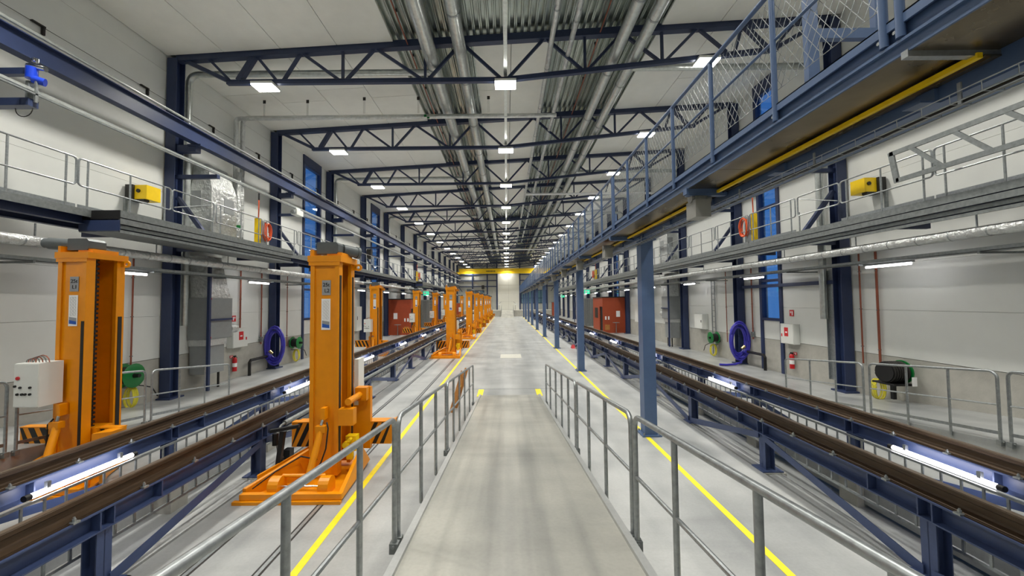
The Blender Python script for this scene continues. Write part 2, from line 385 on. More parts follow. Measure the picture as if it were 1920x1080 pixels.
# ---------------------------------------------------------------- roof trusses
def truss():
    t = T('roof_truss', 'x', 'truss')
    O('top_chord', MB().hexa([(-9.9, -.1, roof(-9.9) - .22), (9.9, -.1, roof(9.9) - .22), (9.9, .1, roof(9.9) - .22), (-9.9, .1, roof(-9.9) - .22),
                              (-9.9, -.1, roof(-9.9) - .008), (9.9, -.1, roof(9.9) - .008), (9.9, .1, roof(9.9) - .008), (-9.9, .1, roof(-9.9) - .008)]), 'truss_navy', t)
    bz = lambda x: 9.55 + max(0, x) * 0.105
    b = MB()
    for xa, xc in ((-8.4, 0), (0, 8.3)): b.bar((xa, 0, bz(xa)), (xc, 0, bz(xc)), .12, .12).bar((xa, 0, bz(xa) + .05), (xc, 0, bz(xc) + .05), .17, .02)
    O('bottom_chord', b, 'truss_navy', t)
    bot = [-8.15, -6.8, -4.9, -2.4, 0, 2.45, 4.8, 6.9, 8.1]; topn = [-7.55, -6.15, -3.9, -1.3, 1.25, 3.6, 5.9, 7.3]
    tz = lambda x: roof(x) - .2
    def dg(x0, z0, x1, z1, w_): O('diagonal', MB().bar((x0, 0, z0), (x1, 0, z1), w_, w_, (0, 1, 0)), 'truss_navy', t)
    for i, tx in enumerate(topn):
        dg(bot[i] + .1, bz(bot[i]) + .05, tx - .05, tz(tx), .15 if i == 0 else .08)
        dg(tx + .05, tz(tx), bot[i + 1] - .1, bz(bot[i + 1]) + .05, .08 if i < 7 else .13)
    for bx in (-4.9, -2.4, 2.45, 4.8): O('vertical', MB().bar((bx, 0, bz(bx)), (bx, 0, tz(bx)), .075, .075), 'truss_navy', t)
    dg(-9.8, roof(-9.8) - .12, -8.3, bz(-8.3) + .02, .11); dg(-8.95, tz(-8.95), -8.25, bz(-8.2), .07)
    dg(9.8, roof(9.8) - .12, 8.2, bz(8.2) + .02, .11); dg(8.85, tz(8.85), 8.15, bz(8.1), .07)
    return t
tr0 = truss()
for k, y in enumerate(TY):
    n = k - 2
    lab = 'dark blue steel roof truss across the hall, %s one in view from the near end' % ORD[n] if n >= 0 else 'dark blue steel roof truss above the entrance ramp, number %s behind the view' % ORD[-n - 1]
    o = tr0 if k == 0 else dup(tr0)
    o.location = (0, y, 0); o['label'] = lab; o['group'] = 'roof trusses'

# ---------------------------------------------------------------- steel wall columns
def column(s, lab, y):
    top = roof(s * 10) - .15
    t = T('steel_column', lab, 'column', (s * 9.965, y, 0), group='%s wall columns' % side(s))
    k = ('col', s)
    if k not in SH:
        b = MB().ib('z', (0, 0), .30, .30, .018, .012, ZO + .05, top)
        SH[k] = (mesh('shaft', b, 'navy'), mesh('base_plate', MB().box(-.25 if s > 0 else -.16, .16 if s > 0 else .25, -.25, .25, ZO, ZO + .045), 'navy'), mesh('bracket', MB().box(min(0, -s * .72), max(0, -s * .72), -.10, .10, 7.42, 7.62).box(min(-s * .5, -s * .9), max(-s * .5, -s * .9), -.14, .14, 7.58, 7.63), 'navy'))
    O('shaft', SH[k][0], None, t); O('base_plate', SH[k][1], None, t); O('bracket', SH[k][2], None, t)
    return t
SH = {}
for s in (-1, 1):
    for k, y in enumerate(TY):
        if k < 1: continue
        column(s, 'dark blue wall column on the %s side, %s from the near end' % (side(s), ORD[k - 1]), y)

# ---------------------------------------------------------------- ceiling lamps
def lamp():
    t = T('ceiling_lamp', 'x', 'lamp')
    O('housing', MB().box(-.32, .32, -.22, .22, .03, .105), 'white_box', t)
    O('diffuser', MB().box(-.31, .31, -.21, .21, 0.0, .028), 'lamp_on', t)
    ld = bpy.data.lights.new('light_source', 'AREA'); ld.shape = 'RECTANGLE'; ld.size = .6; ld.size_y = .4; ld.energy = LAMP; ld.spread = SPREAD; ld.color = (1.0, .965, .885)
    O('light_source', ld, None, t, (0, 0, -.006))
    return t
l0 = lamp(); first = True
for k, y in enumerate(TY):
    n = k - 2
    for x, w_ in ((-7.25, 'left end'), (0.03, 'middle'), (6.15, 'right end')):
        o = l0 if first else dup(l0); first = False
        z = 9.55 + max(0, x) * 0.105 - .17
        o.location = (x, y, z); o['group'] = 'ceiling lamps'
        o['label'] = ('lit flat lamp under the %s of the %s roof truss in view' % (w_, ORD[n])) if n >= 0 else 'lit flat lamp under the %s of the truss behind the view, number %s' % (w_, ORD[-n - 1])

# ---------------------------------------------------------------- elevated tracks: rail on a blue girder on short posts
PEDY = [4.0 + 2.545 * k for k in range(-1, 27)]
RB, RT = 0.81, 0.98                       # foot and top of the running rail
def track(s, xc, lab, outer):
    # xc: rail centre; the aisle side of the girder carries the clamps
    t = T('elevated_rail', lab, 'rail', (xc, 0, 0), group='elevated rails')
    ya, yb = 0.3, 70.5; zg0, zg1 = 0.585, RB - .012; d = -s
    O('girder', MB().ib('y', (0, (zg0 + zg1) / 2), .22, zg1 - zg0, .016, .012, ya, yb), 'girder_blue', t)
    z = RB
    O('rail', MB().prism([(-.075, z), (.075, z), (.075, z + .012), (.02, z + .03), (.012, z + .05), (.012, z + .11), (.036, z + .125), (.036, z + .165), (.028, z + .172), (-.028, z + .172), (-.036, z + .165), (-.036, z + .125), (-.012, z + .11), (-.012, z + .05), (-.02, z + .03), (-.075, z + .012)], 'y', ya, yb), 'rail_brown', t)
    O('running_surface', MB().box(-.03, .03, ya, yb, z + .172, z + .175), 'rail_head', t)
    O('rail_pad', MB().box(-.085, .085, ya, yb, z - .012, z), 'rail_brown', t)
    cl = MB().box(-.03, .03, -.03, .03, 0, .018).cyl((0, 0, .018), (0, 0, .045), .016, 6).cyl((0, 0, .045), (0, 0, .06), .009, 6).box(-.015 + d * -.03, .015 + d * -.03, -.025, .025, .012, .024)
    cm = mesh('rail_clamp', cl, 'galv'); far = MB()
    y = 0.9; k = 0
    while y < 70:
        if y < 22:
            O('rail_clamp', cm, None, t, (d * .092, y, RB - .012))
        else: far.box(d * .092 - .03, d * .092 + .03, y - .03, y + .03, RB - .012, RB + .03)
        y += .70
    O('rail_clamp_row', far, 'galv', t, kind='stuff')
    st = mesh('stiffener', MB().box(-.105, .105, -.008, .008, zg0 + .016, zg1 - .016), 'girder_blue')
    stp = mesh('post_stiffener', MB().box(-.105, .105, -.007, .007, zg0 + .016, zg1 - .016), 'girder_blue')
    zb = 0.0 if not outer else ZO
    pm = mesh('post', MB().ib('z', (0, 0), .17, .15, .014, .010, zb + .02, zg0), 'girder_blue') if False else None
    pb = MB(); W = .155
    pb.box(-W / 2, -W / 2 + .012, -.075, .075, zb + .02, zg0).box(W / 2 - .012, W / 2, -.075, .075, zb + .02, zg0).box(-W / 2, W / 2, -.006, .006, zb + .02, zg0)
    pm = mesh('post', pb, 'girder_blue'); bm_ = mesh('base_plate', MB().box(-.17, .17, -.15, .15, zb, zb + .02), 'girder_blue')
    pl = mesh('plinth', MB().box(-.16, .2, -.17, .17, -.55, zb), 'plinth')
    zt = zg0 + .05
    for i, y in enumerate(PEDY):
        if y < 1: continue
        p = O('post', pm, None, t, (0, y, 0)); O('base_plate', bm_, None, p); O('plinth', pl, None, p)
        O('post_stiffener', stp, None, t, (0, y - .068, 0)); O('post_stiffener', stp, None, t, (0, y + .068, 0))
        O('stiffener', st, None, t, (0, y + .62, 0))
        if not outer or i % 2:
            for q in ((-1, 1) if i % 2 == (0 if not outer else 1) else ()):
                b = MB(); x0 = d * .098; yn = y + q * 2.545
                b.prism([(y + q * .05, .60), (y + q * .05, .50), (yn - q * .2, zb + .02), (yn - q * .04, zb + .02), (yn - q * .04, zb + .11)], 'x', x0 - .006, x0 + .006)
                if yn > .5 and yn < 70: O('brace', b, 'girder_blue', t)
    return t
XR = {(1, 0): 4.34, (1, 1): 5.83, (-1, 0): -4.19, (-1, 1): -5.70}
for (s, o), x in XR.items():
    track(s, x, 'brown rail on a blue girder, %s of the %s track' % ('aisle side' if not o else 'wall side', side(s)), o)
# cable ladders standing on edge below the girders, and the tubes in the pit
def ladder(x, z0, z1, ya, yb, lab):
    t = T('cable_ladder', lab, 'cable ladder', (x, 0, 0))
    O('top_rail', MB().box(-.012, .012, ya, yb, z1 - .03, z1), 'galv', t); O('bottom_rail', MB().box(-.012, .012, ya, yb, z0, z0 + .03), 'galv', t)
    rm = mesh('rung', MB().box(-.008, .008, -.012, .012, z0 + .03, z1 - .03), 'galv'); far = MB(); y = ya + .1
    while y < yb:
        if y < 26: O('rung', rm, None, t, (0, y, 0))
        else: far.box(-.008, .008, y - .012, y + .012, z0 + .03, z1 - .03)
        y += .22
    O('rung_row', far, 'galv', t, kind='stuff')
for s in (-1, 1):
    ladder(XR[(s, 0)] + s * .16, .30, .60, .5, 70, 'galvanised cable ladder on edge below the aisle side girder of the %s track' % side(s))
    ladder(XR[(s, 1)] - s * .30, .34, .64, .5, 70, 'galvanised cable ladder on edge below the wall side girder of the %s track' % side(s))
p0 = T('pit_lamp', 'x', 'lamp')
O('tube', MB().cyl((0, -.6, 0), (0, .6, 0), .032, 12), 'pit_tube', p0, smooth=True)
for q in (-1, 1): O('end_cap', MB().cyl((0, q * .6, 0), (0, q * .66, 0), .036, 12), 'black', p0, smooth=True)
O('mount', MB().box(-.02, .02, -.45, -.41, .02, .10).box(-.02, .02, .41, .45, .02, .10), 'galv', p0)
first = True
for s in (-1, 1):
    for k in range(13):
        o = p0 if first else dup(p0); first = False
        o.location = (XR[(s, 1)] - s * .20, 5.1 + BAY * k, .66)
        o['label'] = 'lit tube lamp between the rails of the %s track, %s from the near end' % (side(s), ORD[k]); o['group'] = 'pit lamps of the %s track' % side(s)
t = T('cable_conduit', 'thick grey conduit along the aisle side of the left track girder', 'conduit')
O('conduit', MB().cyl((-4.02, 7.0, .70), (-4.02, 66, .70), .045, 10), 'galv_dull', t, smooth=True)
O('flexible_end', MB().tube([(-4.02, 7.0, .70), (-4.0, 6.85, .70), (-3.98, 6.72, .60), (-3.97, 6.7, .42), (-3.95, 6.72, .25), (-3.9, 6.8, .16), (-3.85, 6.95, .17)], .02, 8), 'galv_dull', t, smooth=True)
O('socket', MB().box(-3.92, -3.8, 6.78, 6.92, .12, .3).cyl((-4.0, 6.7, .42), (-4.0, 6.7, .62), .05, 8), 'black', t)

# ---------------------------------------------------------------- orange lifting jacks
def stripes(x0, x1, y, z0, z1, sl, parent, n):
    pl = O('arm', MB().box(x0, x1, y, y + .12, z0, z1).box(x0, x1, y - .01, y + .13, z1, z1 + .015), 'orange', parent)
    wd = (x1 - x0) / n
    for i in range(n):
        a = x0 + wd * (i + .12); e = wd * .5; sh = sl * (z1 - z0) * .45
        cx = lambda v: min(max(v, x0), x1)
        lo = (a - sh / 2, a + e - sh / 2); hi = (a + sh / 2, a + e + sh / 2)
        b = MB().hexa([(cx(lo[0]), y - .006, z0 + .01), (cx(lo[1]), y - .006, z0 + .01), (cx(lo[1]), y, z0 + .01), (cx(lo[0]), y, z0 + .01), (cx(hi[0]), y - .006, z1 - .005), (cx(hi[1]), y - .006, z1 - .005), (cx(hi[1]), y, z1 - .005), (cx(hi[0]), y, z1 - .005)])
        O('stripe', b, 'black', pl)
def jack(wallrow):
    t = T('lifting_jack', 'x', 'lifting jack')
    Z1 = 3.52
    # mast: front and rear channels joined by a web on the far side, open towards +x
    b = MB()
    b.prism([(-.23, 0), (-.23, .08), (-.20, .08), (-.20, .045), (.17, .045), (.17, .14), (.23, .14), (.23, 0), (.165, 0), (.165, .028), (-.165, .028), (-.165, 0)], 'z', .12, Z1)
    O('mast_front', b, 'orange', t)
    O('mast_rear', MB().prism([(-.23, .63), (-.23, .55), (.17, .58), (.17, .49), (.23, .49), (.23, .63)], 'z', .12, Z1), 'orange', t)
    O('mast_web', MB().box(-.21, -.18, .06, .57, .12, Z1), 'orange', t)
    for y in ((.535,) if wallrow else (.035, .535)):
        O('guide_strip', MB().box(.23, .238, y - .01, y + .055, .35 if not wallrow else .35, 3.3 if not wallrow else 2.55), 'dark_rubber', t)
    if wallrow:
        O('guide_strip', MB().box(.175, .222, -.006, 0, .4, 2.5), 'dark_rubber', t)
    s_ = MB(); zz = .5
    s_.cyl((.10, .25, .3), (.10, .25, Z1), .03, 8)
    while zz < Z1: s_.cyl((.10, .25, zz), (.10, .25, zz + .035), .055, 8); zz += .075
    O('lifting_screw', s_, 'black', t)
    # head
    O('head_plate', MB().box(-.27, .27, -.02, .65, Z1, Z1 + .10).box(-.255, .245, -.012, 0, Z1 - .06, Z1).box(-.24, -.2, .0, .3, Z1 + .10, Z1 + .2).box(.0, .24, .08, .5, Z1 + .10, Z1 + .16), 'orange', t)
    O('lifting_eye', MB().lathe([(.028, -.015), (.062, -.015), (.062, .015), (.028, .015), (.028, -.015)], (.33, .56, Z1 - .05), 'y', 16).box(.2, .29, .545, .575, Z1 - .1, Z1 - .0), 'orange', t)
    m = O('gearbox', MB().prism([(-.16, 0), (.16, 0), (.19, .04), (.19, .15), (.15, .19), (-.15, .19), (-.16, .17)], 'y', .06, .34), 'motor_grey', t, (-.0, 0, Z1 + .14))
    if wallrow:
        O('motor', MB().cyl((-.14, .2, .095), (-.50, .1, .12), .095, 16).cyl((-.5, .1, .12), (-.56, .084, .124), .08, 16), 'motor_grey', m, smooth=True)
    else:
        O('motor', MB().cyl((.15, .3, .095), (.30, .52, .07), .095, 16).cyl((.30, .52, .07), (.33, .56, .066), .105, 16), 'motor_grey', m, smooth=True)
    # plates
    pl = O('load_plate', MB().box(-.07, .07, -.0, .006, 0, .24), 'label_grey', t, (.02, .018, 2.98))
    letters('lettering', '25t', .085, 'black', pl, (0, -.003, .165))
    ip = O('instruction_plate', MB().box(-.072, .072, 0, .006, 0, .5), 'plain_white', t, (.015, .018, 2.42))
    O('grey_band', MB().prism([(-.058, .1), (.058, .075), (.058, .13), (-.058, .15)], 'y', -.003, 0), 'label_grey', ip)
    O('blue_band', MB().prism([(-.058, .04), (.058, .025), (.058, .075), (-.058, .1)], 'y', -.003, 0), 'label_blue', ip)
    q = MB()
    for i in range(6):
        for j in range(2):
            x0 = -.045 + .05 * j; z0 = .17 + .052 * i
            for (a, c, e, f) in ((x0, x0 + .036, z0, z0 + .003), (x0, x0 + .003, z0, z0 + .04), (x0 + .012, x0 + .036, z0 + .037, z0 + .04), (x0 + .033, x0 + .036, z0 + .01, z0 + .04)): q.box(a, c, -.002, 0, e, f)
    O('diagram', q, 'label_grey', ip)
    # carriage and hazard striped arms
    if wallrow:
        O('carriage', MB().box(.02, .30, .16, .42, .35, .75).box(-.36, -.22, .2, .5, .3, .95).box(.25, .33, -.02, .5, .3, .38), 'orange', t)
        stripes(-1.12, -.36, .3, .38, .72, -1, t, 4); stripes(.24, .62, .22, .38, .72, -1, t, 3)
        O('arm_tip', MB().hexa([(.45, -.05, .45), (.68, .0, .5), (.68, .2, .5), (.45, .22, .4), (.45, -.05, .72), (.72, .0, .74), (.72, .2, .74), (.45, .22, .72)]), 'orange', t)
    else:
        O('carriage', MB().box(.24, .48, -.02, .12, .90, 1.16).box(.20, .52, .64, .74, .30, 1.36).cyl((.38, .02, 1.26), (.38, .7, 1.26), .055, 12).box(.3, .5, .5, .68, 1.16, 1.38), 'orange', t)
        stripes(-.88, -.24, .68, .32, .74, 1, t, 4); stripes(.34, .88, .68, .36, .74, 1, t, 4)
        O('arm_box', MB().box(-.86, -.2, .80, 1.0, .62, .72).box(.34, .88, .80, 1.0, .66, .72).box(.88, .90, .68, 1.0, .4, .74), 'orange', t)
        O('valve_block', MB().box(.27, .44, .2, .34, .42, .66).cyl((.3, .18, .55), (.3, .1, .55), .05, 10).box(.3, .4, .16, .22, .30, .45).cyl((.36, .2, .62), (.36, .12, .62), .03, 10), 'yellow', t)
    bm0 = len(CH[t.name])
    if True:
        # base frame
        O('base_bar', MB().box(-.98, .56, -.66, -.60, .0, .045).box(-.90, .56, -.62, -.54, .05, .13), 'orange', t)
        O('base_plate', MB().hexa([(-.92, -.56, .03), (.55, -.56, .03), (.46, .75, .03), (-.30, .75, .03), (-.92, -.56, .06), (.55, -.56, .06), (.46, .75, .06), (-.30, .75, .06)]), 'orange', t)
        O('side_plate', MB().hexa([(.50, -.60, .06), (.56, -.60, .06), (.48, .75, .06), (.43, .75, .06), (.50, -.60, .12), (.56, -.60, .12), (.48, .4, .42), (.43, .4, .42)]), 'orange', t)
        O('side_plate', MB().hexa([(-.92, -.52, .06), (-.87, -.52, .06), (-.25, .1, .06), (-.30, .12, .06), (-.92, -.52, .17), (-.87, -.52, .17), (-.25, .1, .50), (-.30, .12, .50)]), 'orange', t)
        O('rear_plate', MB().hexa([(-.85, -.30, .06), (-.4, .35, .06), (-.4, .39, .06), (-.88, -.26, .06), (-.85, -.30, .25), (-.4, .35, .45), (-.4, .39, .45), (-.88, -.26, .25)]), 'orange', t)
        for x in (-.48, .25):
            c = [(-.13, 0), (.13, 0)] + [(.13 * math.cos(a), .12 + .12 * math.sin(a)) for a in [PI * i / 8 for i in range(9)]]
            O('wheel_housing', MB().prism([(u - .42, v + .06) for u, v in c], 'x', x - .075, x + .075), 'orange', t)
        O('axle', MB().cyl((-.40, -.46, .17), (.18, -.46, .17), .014, 10), 'chrome', t, smooth=True)
        O('tie_bar', MB().cyl((-.44, -.34, .27), (.2, -.34, .27), .028, 10), 'orange', t, smooth=True)
        hc = O('hydraulic_cylinder', MB().cyl((-.05, -.34, .27), (.02, -.12, .86), .052, 14).box(-.05, .1, -.17, -.07, .84, .94), 'orange', t, smooth=True)
        O('piston_rod', MB().cyl((.02, -.12, .94), (.035, -.07, 1.06), .025, 10), 'chrome', hc, smooth=True)
        O('bracket', MB().box(0.0, .07, -.11, .02, 1.02, 1.2), 'orange', hc)
        O('hose', MB().tube([(.1, -.1, .98), (.14, -.14, .9), (.12, -.17, .6), (.06, -.2, .4), (0, -.25, .3)], .012, 6), 'black', hc, smooth=True)
        O('hose', MB().tube([(.0, -.2, .45), (-.3, -.1, .46), (-.6, -.25, .30), (-.82, -.46, .14)], .012, 6), 'black', hc, smooth=True)
    if wallrow:
        for o_b in CH[t.name][bm0:]: o_b.scale.x = -1
        cb = O('control_box', MB().box(-.17, .20, 0, .32, 0, .66), 'white_box', t, (-.26, -.34, 1.22))
        O('box_door', MB().box(-.165, .195, -.012, 0, .01, .65), 'white_box', cb)
        for (x, z, m_) in ((-.1, .44, 'red'), (-.06, .3, 'black'), (-.1, .2, 'black'), (-.03, .2, 'black'), (.02, .2, 'black'), (.09, .2, 'black'), (.09, .3, 'black'), (-.14, .32, 'black')):
            O('button', MB().cyl((x, -.012, z), (x, -.03, z), .018 if m_ == 'black' else .026, 10), m_, cb)
        for i in range(6): O('cable', MB().tube(arc((-.1 + .04 * i, .12, .66), .05 + .012 * i, 0, PI, 6, 'xz'), .007, 5), 'copper' if i % 2 else 'galv_dull', cb)
    else:
        O('collector_arm', MB().bar((-.72, -.02, .12), (-.70, .1, .78), .07, .07).bar((-.88, .06, .80), (-.45, .12, .86), .07, .05).bar((-.7, .05, .3), (-.45, .3, .16), .06, .1).box(-.85, -.55, -.05, .2, .1, .16), 'black', t)
        O('control_box', MB().box(.235, .31, .635, .9, 1.05, 1.85), 'white_box', t)
    return t
ja, jw = jack(False), jack(True)
AIS = [6.2, 20.1, 29.9, 37.2, 43.6, 53.2, 58.6, 66.0]; WAL = [6.2, 20.4, 29.8, 37.6, 44.2, 60.0]
for k, y in enumerate(AIS):
    o = ja if k == 0 else dup(ja); o.location = (-2.94, y, 0); o['group'] = 'orange jacks along the aisle'
    o['label'] = 'orange column lifting jack beside the yellow aisle line, %s' % ('closest, with 25t L2 plate' if k == 0 else ORD[k] + ' from the ramp')
for k, y in enumerate(WAL):
    o = jw if k == 0 else dup(jw); o.location = (-7.03, y, ZO); o['group'] = 'orange jacks behind the left track'
    o['label'] = 'orange lifting jack with white control box behind left track, %s' % ('closest one' if k == 0 else ORD[k] + ' from the near end')
def plate_of(o): return [c for c in CH[o.name] if c.name.startswith('load_plate')][0]
letters('lettering', 'L2', .085, 'black', plate_of(ja), (.01, -.003, .07)); letters('lettering', 'L1', .085, 'black', plate_of(jw), (.01, -.003, .07))

# ---------------------------------------------------------------- galvanised railings
def rail_section(name, lab, ys, x, zf, hgt, group, r=.021, toe=None, foot='clamp', mid=.52, pr=.019):
    """Railing along y at x; posts at ys; zf(y) is the floor; end posts bend into the top rail."""
    t = T(name, lab, 'railing', (x, ys[0], zf(ys[0])), group=group)
    o_ = lambda y, z: (0, y - ys[0], z - zf(ys[0]))
    a, c = ys[0], ys[-1]; R_ = .10; za = zf(a) + hgt; zc = zf(c) + hgt; sl = (zc - za) / (c - a)
    pts = [o_(a, zf(a) - .06)] + [o_(a + R_ - R_ * math.cos(q), za + sl * R_ - R_ + R_ * math.sin(q)) for q in [i * PI / 10 for i in range(6)]]
    pts += [o_(c - R_ + R_ * math.sin(q), zc - sl * R_ - R_ + R_ * math.cos(q)) for q in [i * PI / 10 for i in range(6)]] + [o_(c, zf(c) - .06)]
    O('hoop', MB().tube(pts, r, 10), 'galv', t, smooth=True)
    for y in ys[1:-1]: O('post', MB().cyl(o_(y, zf(y) - .06), o_(y, zf(y) + hgt), pr, 10), 'galv', t, smooth=True)
    O('mid_rail', MB().cyl(o_(a, zf(a) + hgt * mid), o_(c, zf(c) + hgt * mid), r * .7, 8), 'galv', t, smooth=True)
    if toe: O('toe_rail', MB().bar(o_(a, zf(a) + toe), o_(c, zf(c) + toe), .012, .05), 'galv', t)
    for y in (a, c): O('clamp', MB().box(-.035, .035, y - ys[0] - .03, y - ys[0] + .03, zf(y) - zf(ys[0]) - .06, zf(y) - zf(ys[0]) + .02).cyl((0, y - ys[0] - .05, zf(y) - zf(ys[0]) + .0), (0, y - ys[0] + .05, zf(y) - zf(ys[0])), .012, 6), 'galv_dull', t)
    return t
kz = lambda y: rampz(y) - .0
SEC = [('nearest section', [.35, 1.05, 1.62, 2.42, 3.16]), ('middle section', [3.26, 4.12, 4.96, 5.8]), ('farthest section', [5.9, 6.6, 7.4, 8.3, 9.35, 10.35])]
for x, sd in ((-.92, 'left'), (1.03, 'right')):
    for nm, ys in SEC:
        rail_section('ramp_railing', 'galvanised tube railing on the %s edge of centre ramp, %s' % (sd, nm), ys, x, kz, 1.0, 'railings of the centre ramp')
for s in (-1, 1):
    for nm, ys in (('near section', [3.9, 4.6, 5.3, 5.9]), ('middle section', [6.03, 6.7, 7.4, 8.15]), ('far section', [8.3, 9.0, 9.75, 10.6])):
        rail_section('side_railing', 'galvanised railing on the %s side ramp by the wall, %s' % (side(s), nm), ys, s * 7.62, lambda y: max(rampz(y), ZO), 1.08, 'railings of the side ramps', toe=.13)
# far end railings and the small wheels of the end platform
for x, sd in ((-1.05, 'left'), (1.3, 'right')):
    rail_section('end_railing', 'low grey railing on the %s of the ramp at far end' % sd, [YP - 3, YP - 1, YP + 1, YP + 3], x, lambda y: max(0, min(1.15, (y - YP + 5.5) * .128)), 1.0, 'far end railings')

# ---------------------------------------------------------------- side galleries
ZD, XG, XE = 4.85, 8.87, 8.2
EXTS = {-1: [(8.1, 14.7), (37.5, 42.5)], 1: []}
for s in (-1, 1):
    EXT = EXTS[s]
    t = T('gallery', 'long steel walkway high on the %s wall with grated deck' % side(s), 'walkway', (0, 0, 0))
    mnx = lambda a, c: (min(s * a, s * c), max(s * a, s * c))
    X0 = mnx(XG - .05, 9.79)
    O('deck', MB().box(X0[0], X0[1], 1.0, 71, ZD - .04, ZD), 'galv_dull', t)
    def fascia(y0, y1, xx):
        f = MNF(s, xx, y0, y1); O('fascia', f[0], 'galv_dull', t)
        if s > 0 or xx < XG - .1: O('lower_fascia', f[1], 'galv_dull', t)
    def MNF(s, xx, y0, y1):
        a = mnx(xx, xx - .015); b = MB().box(a[0], a[1], y0, y1, ZD - .13, ZD + .02)
        e = mnx(xx - .01, xx + .03); g2 = mnx(xx + .06, xx + .10)
        c = MB().box(e[0], e[1], y0, y1, ZD - .27, ZD - .15).box(g2[0], g2[1], y0, y1, ZD - .36, ZD - .28).box(e[0], e[1], y0, y1, ZD - .46, ZD - .40)
        return b, c
    ends = [1.0] + [q for e in EXT for q in e] + [71]
    for i in range(0, len(ends), 2): fascia(ends[i], ends[i + 1], XG - .05)
    for y0, y1 in EXT:
        fascia(y0, y1, XE)
        a = mnx(XE, XG + .2); O('platform_deck', MB().box(a[0], a[1], y0, y1, ZD - .04, ZD), 'galv_dull', t)
        O('platform_soffit', MB().box(a[0], a[1], y0, y1, ZD - .44, ZD - .42), 'galv_dull', t)
        for y in (y0, y1):
            O('platform_end', MB().box(a[0], a[1], y - .01, y + .01, ZD - .42, ZD - .19), 'navy', t)
            O('platform_lip', MB().box(a[0], a[1], y - .012, y + .012, ZD - .17, ZD + .02), 'black', t)
    O('edge_beam', MB().ib('y', (s * 9.0, ZD - .16), .15, .22, .012, .01, 1.0, 71), 'navy', t)
    O('wall_beam', MB().ib('y', (s * 9.70, ZD - .16), .15, .22, .012, .01, 1.0, 71), 'navy', t)
    cbm = mesh('cross_beam', MB().box(*mnx(8.95, 9.78), -.05, .05, ZD - .42, ZD - .28), 'navy')
    y = 1.2
    while y < 71: O('cross_beam', cbm, None, t, (0, y, 0)); y += BAY / 2
    for y in TY:
        if y < 5: continue
        O('tie_brace', MB().bar((s * 9.82, y, 6.05), (s * 8.95, y + .05, ZD), .11, .11, (0, 1, 0)), 'navy', t)
    # railing sections: posts and a looped rail
    g0 = T('gallery_railing', 'x', 'railing')
    def loop(L):
        hz0, hz1, r = .50, 1.07, .07
        pts = []
        for cy, cz, a0 in ((L - r, hz1 - r, 0), (r, hz1 - r, PI / 2), (r, hz0 + r, PI), (L - r, hz0 + r, 1.5 * PI)):
            pts += [(0, cy + r * math.cos(a0 + q * PI / 8), cz + r * math.sin(a0 + q * PI / 8)) for q in range(5)]
        return MB().tube(pts, .019, 8, closed=True)
    O('rail_loop', loop(2.2), 'galv', g0, smooth=True)
    for y in (.18, 1.1, 2.02): O('post', MB().cyl((0, y, -.0), (0, y, 1.07), .019, 8), 'galv', g0, smooth=True)
    O('toe_board', MB().box(-.004, .004, 0, 2.2, .0, .10), 'galv', g0)
    gg = T('gallery_gate', 'x', 'gate')
    O('rail_loop', loop(1.45), 'galv', gg, smooth=True); O('brace', MB().cyl((0, .06, .6), (0, 1.4, 1.0), .014, 8), 'galv', gg, smooth=True)
    O('post', MB().cyl((0, 1.4, 0), (0, 1.4, .6), .019, 8), 'galv', gg, smooth=True)
    y = 1.15; k = 0; gk = 0; fr, fg = True, True
    while y < 69:
        if abs((y - 10.12) % 27) < .05:
            o = gg if fg else dup(gg); fg = False; o.location = (s * XG, y, ZD)
            o['label'] = 'tube gate with slanting bar in the %s gallery railing, %s from near end' % (side(s), ORD[gk]); o['group'] = 'gates of the %s gallery' % side(s)
            y += 1.55; gk += 1
        else:
            o = g0 if fr else dup(g0); fr = False; o.location = (s * XG, y, ZD)
            o['label'] = 'galvanised loop railing section on the %s gallery, %s from near end' % (side(s), ORD[k] if k < len(ORD) else 'last'); o['group'] = 'railings of the %s gallery' % side(s)
            y += 2.2425 if y < 10 else 2.30; k += 1
    # insulated pipe, cable tray and tube lamps under the gallery
    t = T('insulated_pipe', 'long foil wrapped pipe hung under the %s gallery' % side(s), 'pipe')
    O('foil_jacket', MB().cyl((s * 9.0, 1, 4.08), (s * 9.0, 71, 4.08), .105, 16), 'foil', t, smooth=True)
    bm_ = mesh('band', MB().cyl((s * 9.0, -.012, 4.08), (s * 9.0, .012, 4.08), .109, 16), 'galv')
    for k in range(40): O('band', bm_, None, t, (0, 1.5 + .62 * k if k < 26 else 17 + 3.5 * (k - 25), 0))
    hm = mesh('hanger', MB().box(s * 9.0 - .008, s * 9.0 + .008, -.012, .012, 4.18, ZD - .42), 'galv')
    for k in range(27): O('hanger', hm, None, t, (0, 2.2 + 2.545 * k, 0))
    t = T('cable_tray', 'galvanised cable tray on brackets below the %s gallery' % side(s), 'cable tray')
    a = mnx(9.15, 9.45)
    O('tray', MB().box(a[0], a[1], 1, 71, 3.72, 3.73).box(a[0], a[0] + .01, 1, 71, 3.72, 3.80).box(a[1] - .01, a[1], 1, 71, 3.72, 3.80), 'galv_dull', t)
    O('cable', MB().cyl((s * 9.25, 1, 3.76), (s * 9.25, 71, 3.76), .02, 6).cyl((s * 9.34, 1, 3.76), (s * 9.34, 71, 3.76), .025, 6), 'black', t)
    km = mesh('bracket', MB().box(*mnx(9.12, 10.12), -.02, .02, 3.68, 3.72), 'galv_dull')
    for k in range(27): O('bracket', km, None, t, (0, 2.3 + 2.545 * k, 0))
    t0 = T('tube_lamp', 'x', 'lamp')
    O('tube', MB().cyl((0, -.55, 0), (0, .55, 0), .028, 10), 'tube_on', t0, smooth=True); O('housing', MB().box(-.04, .04, -.6, .6, .03, .075), 'galv', t0)
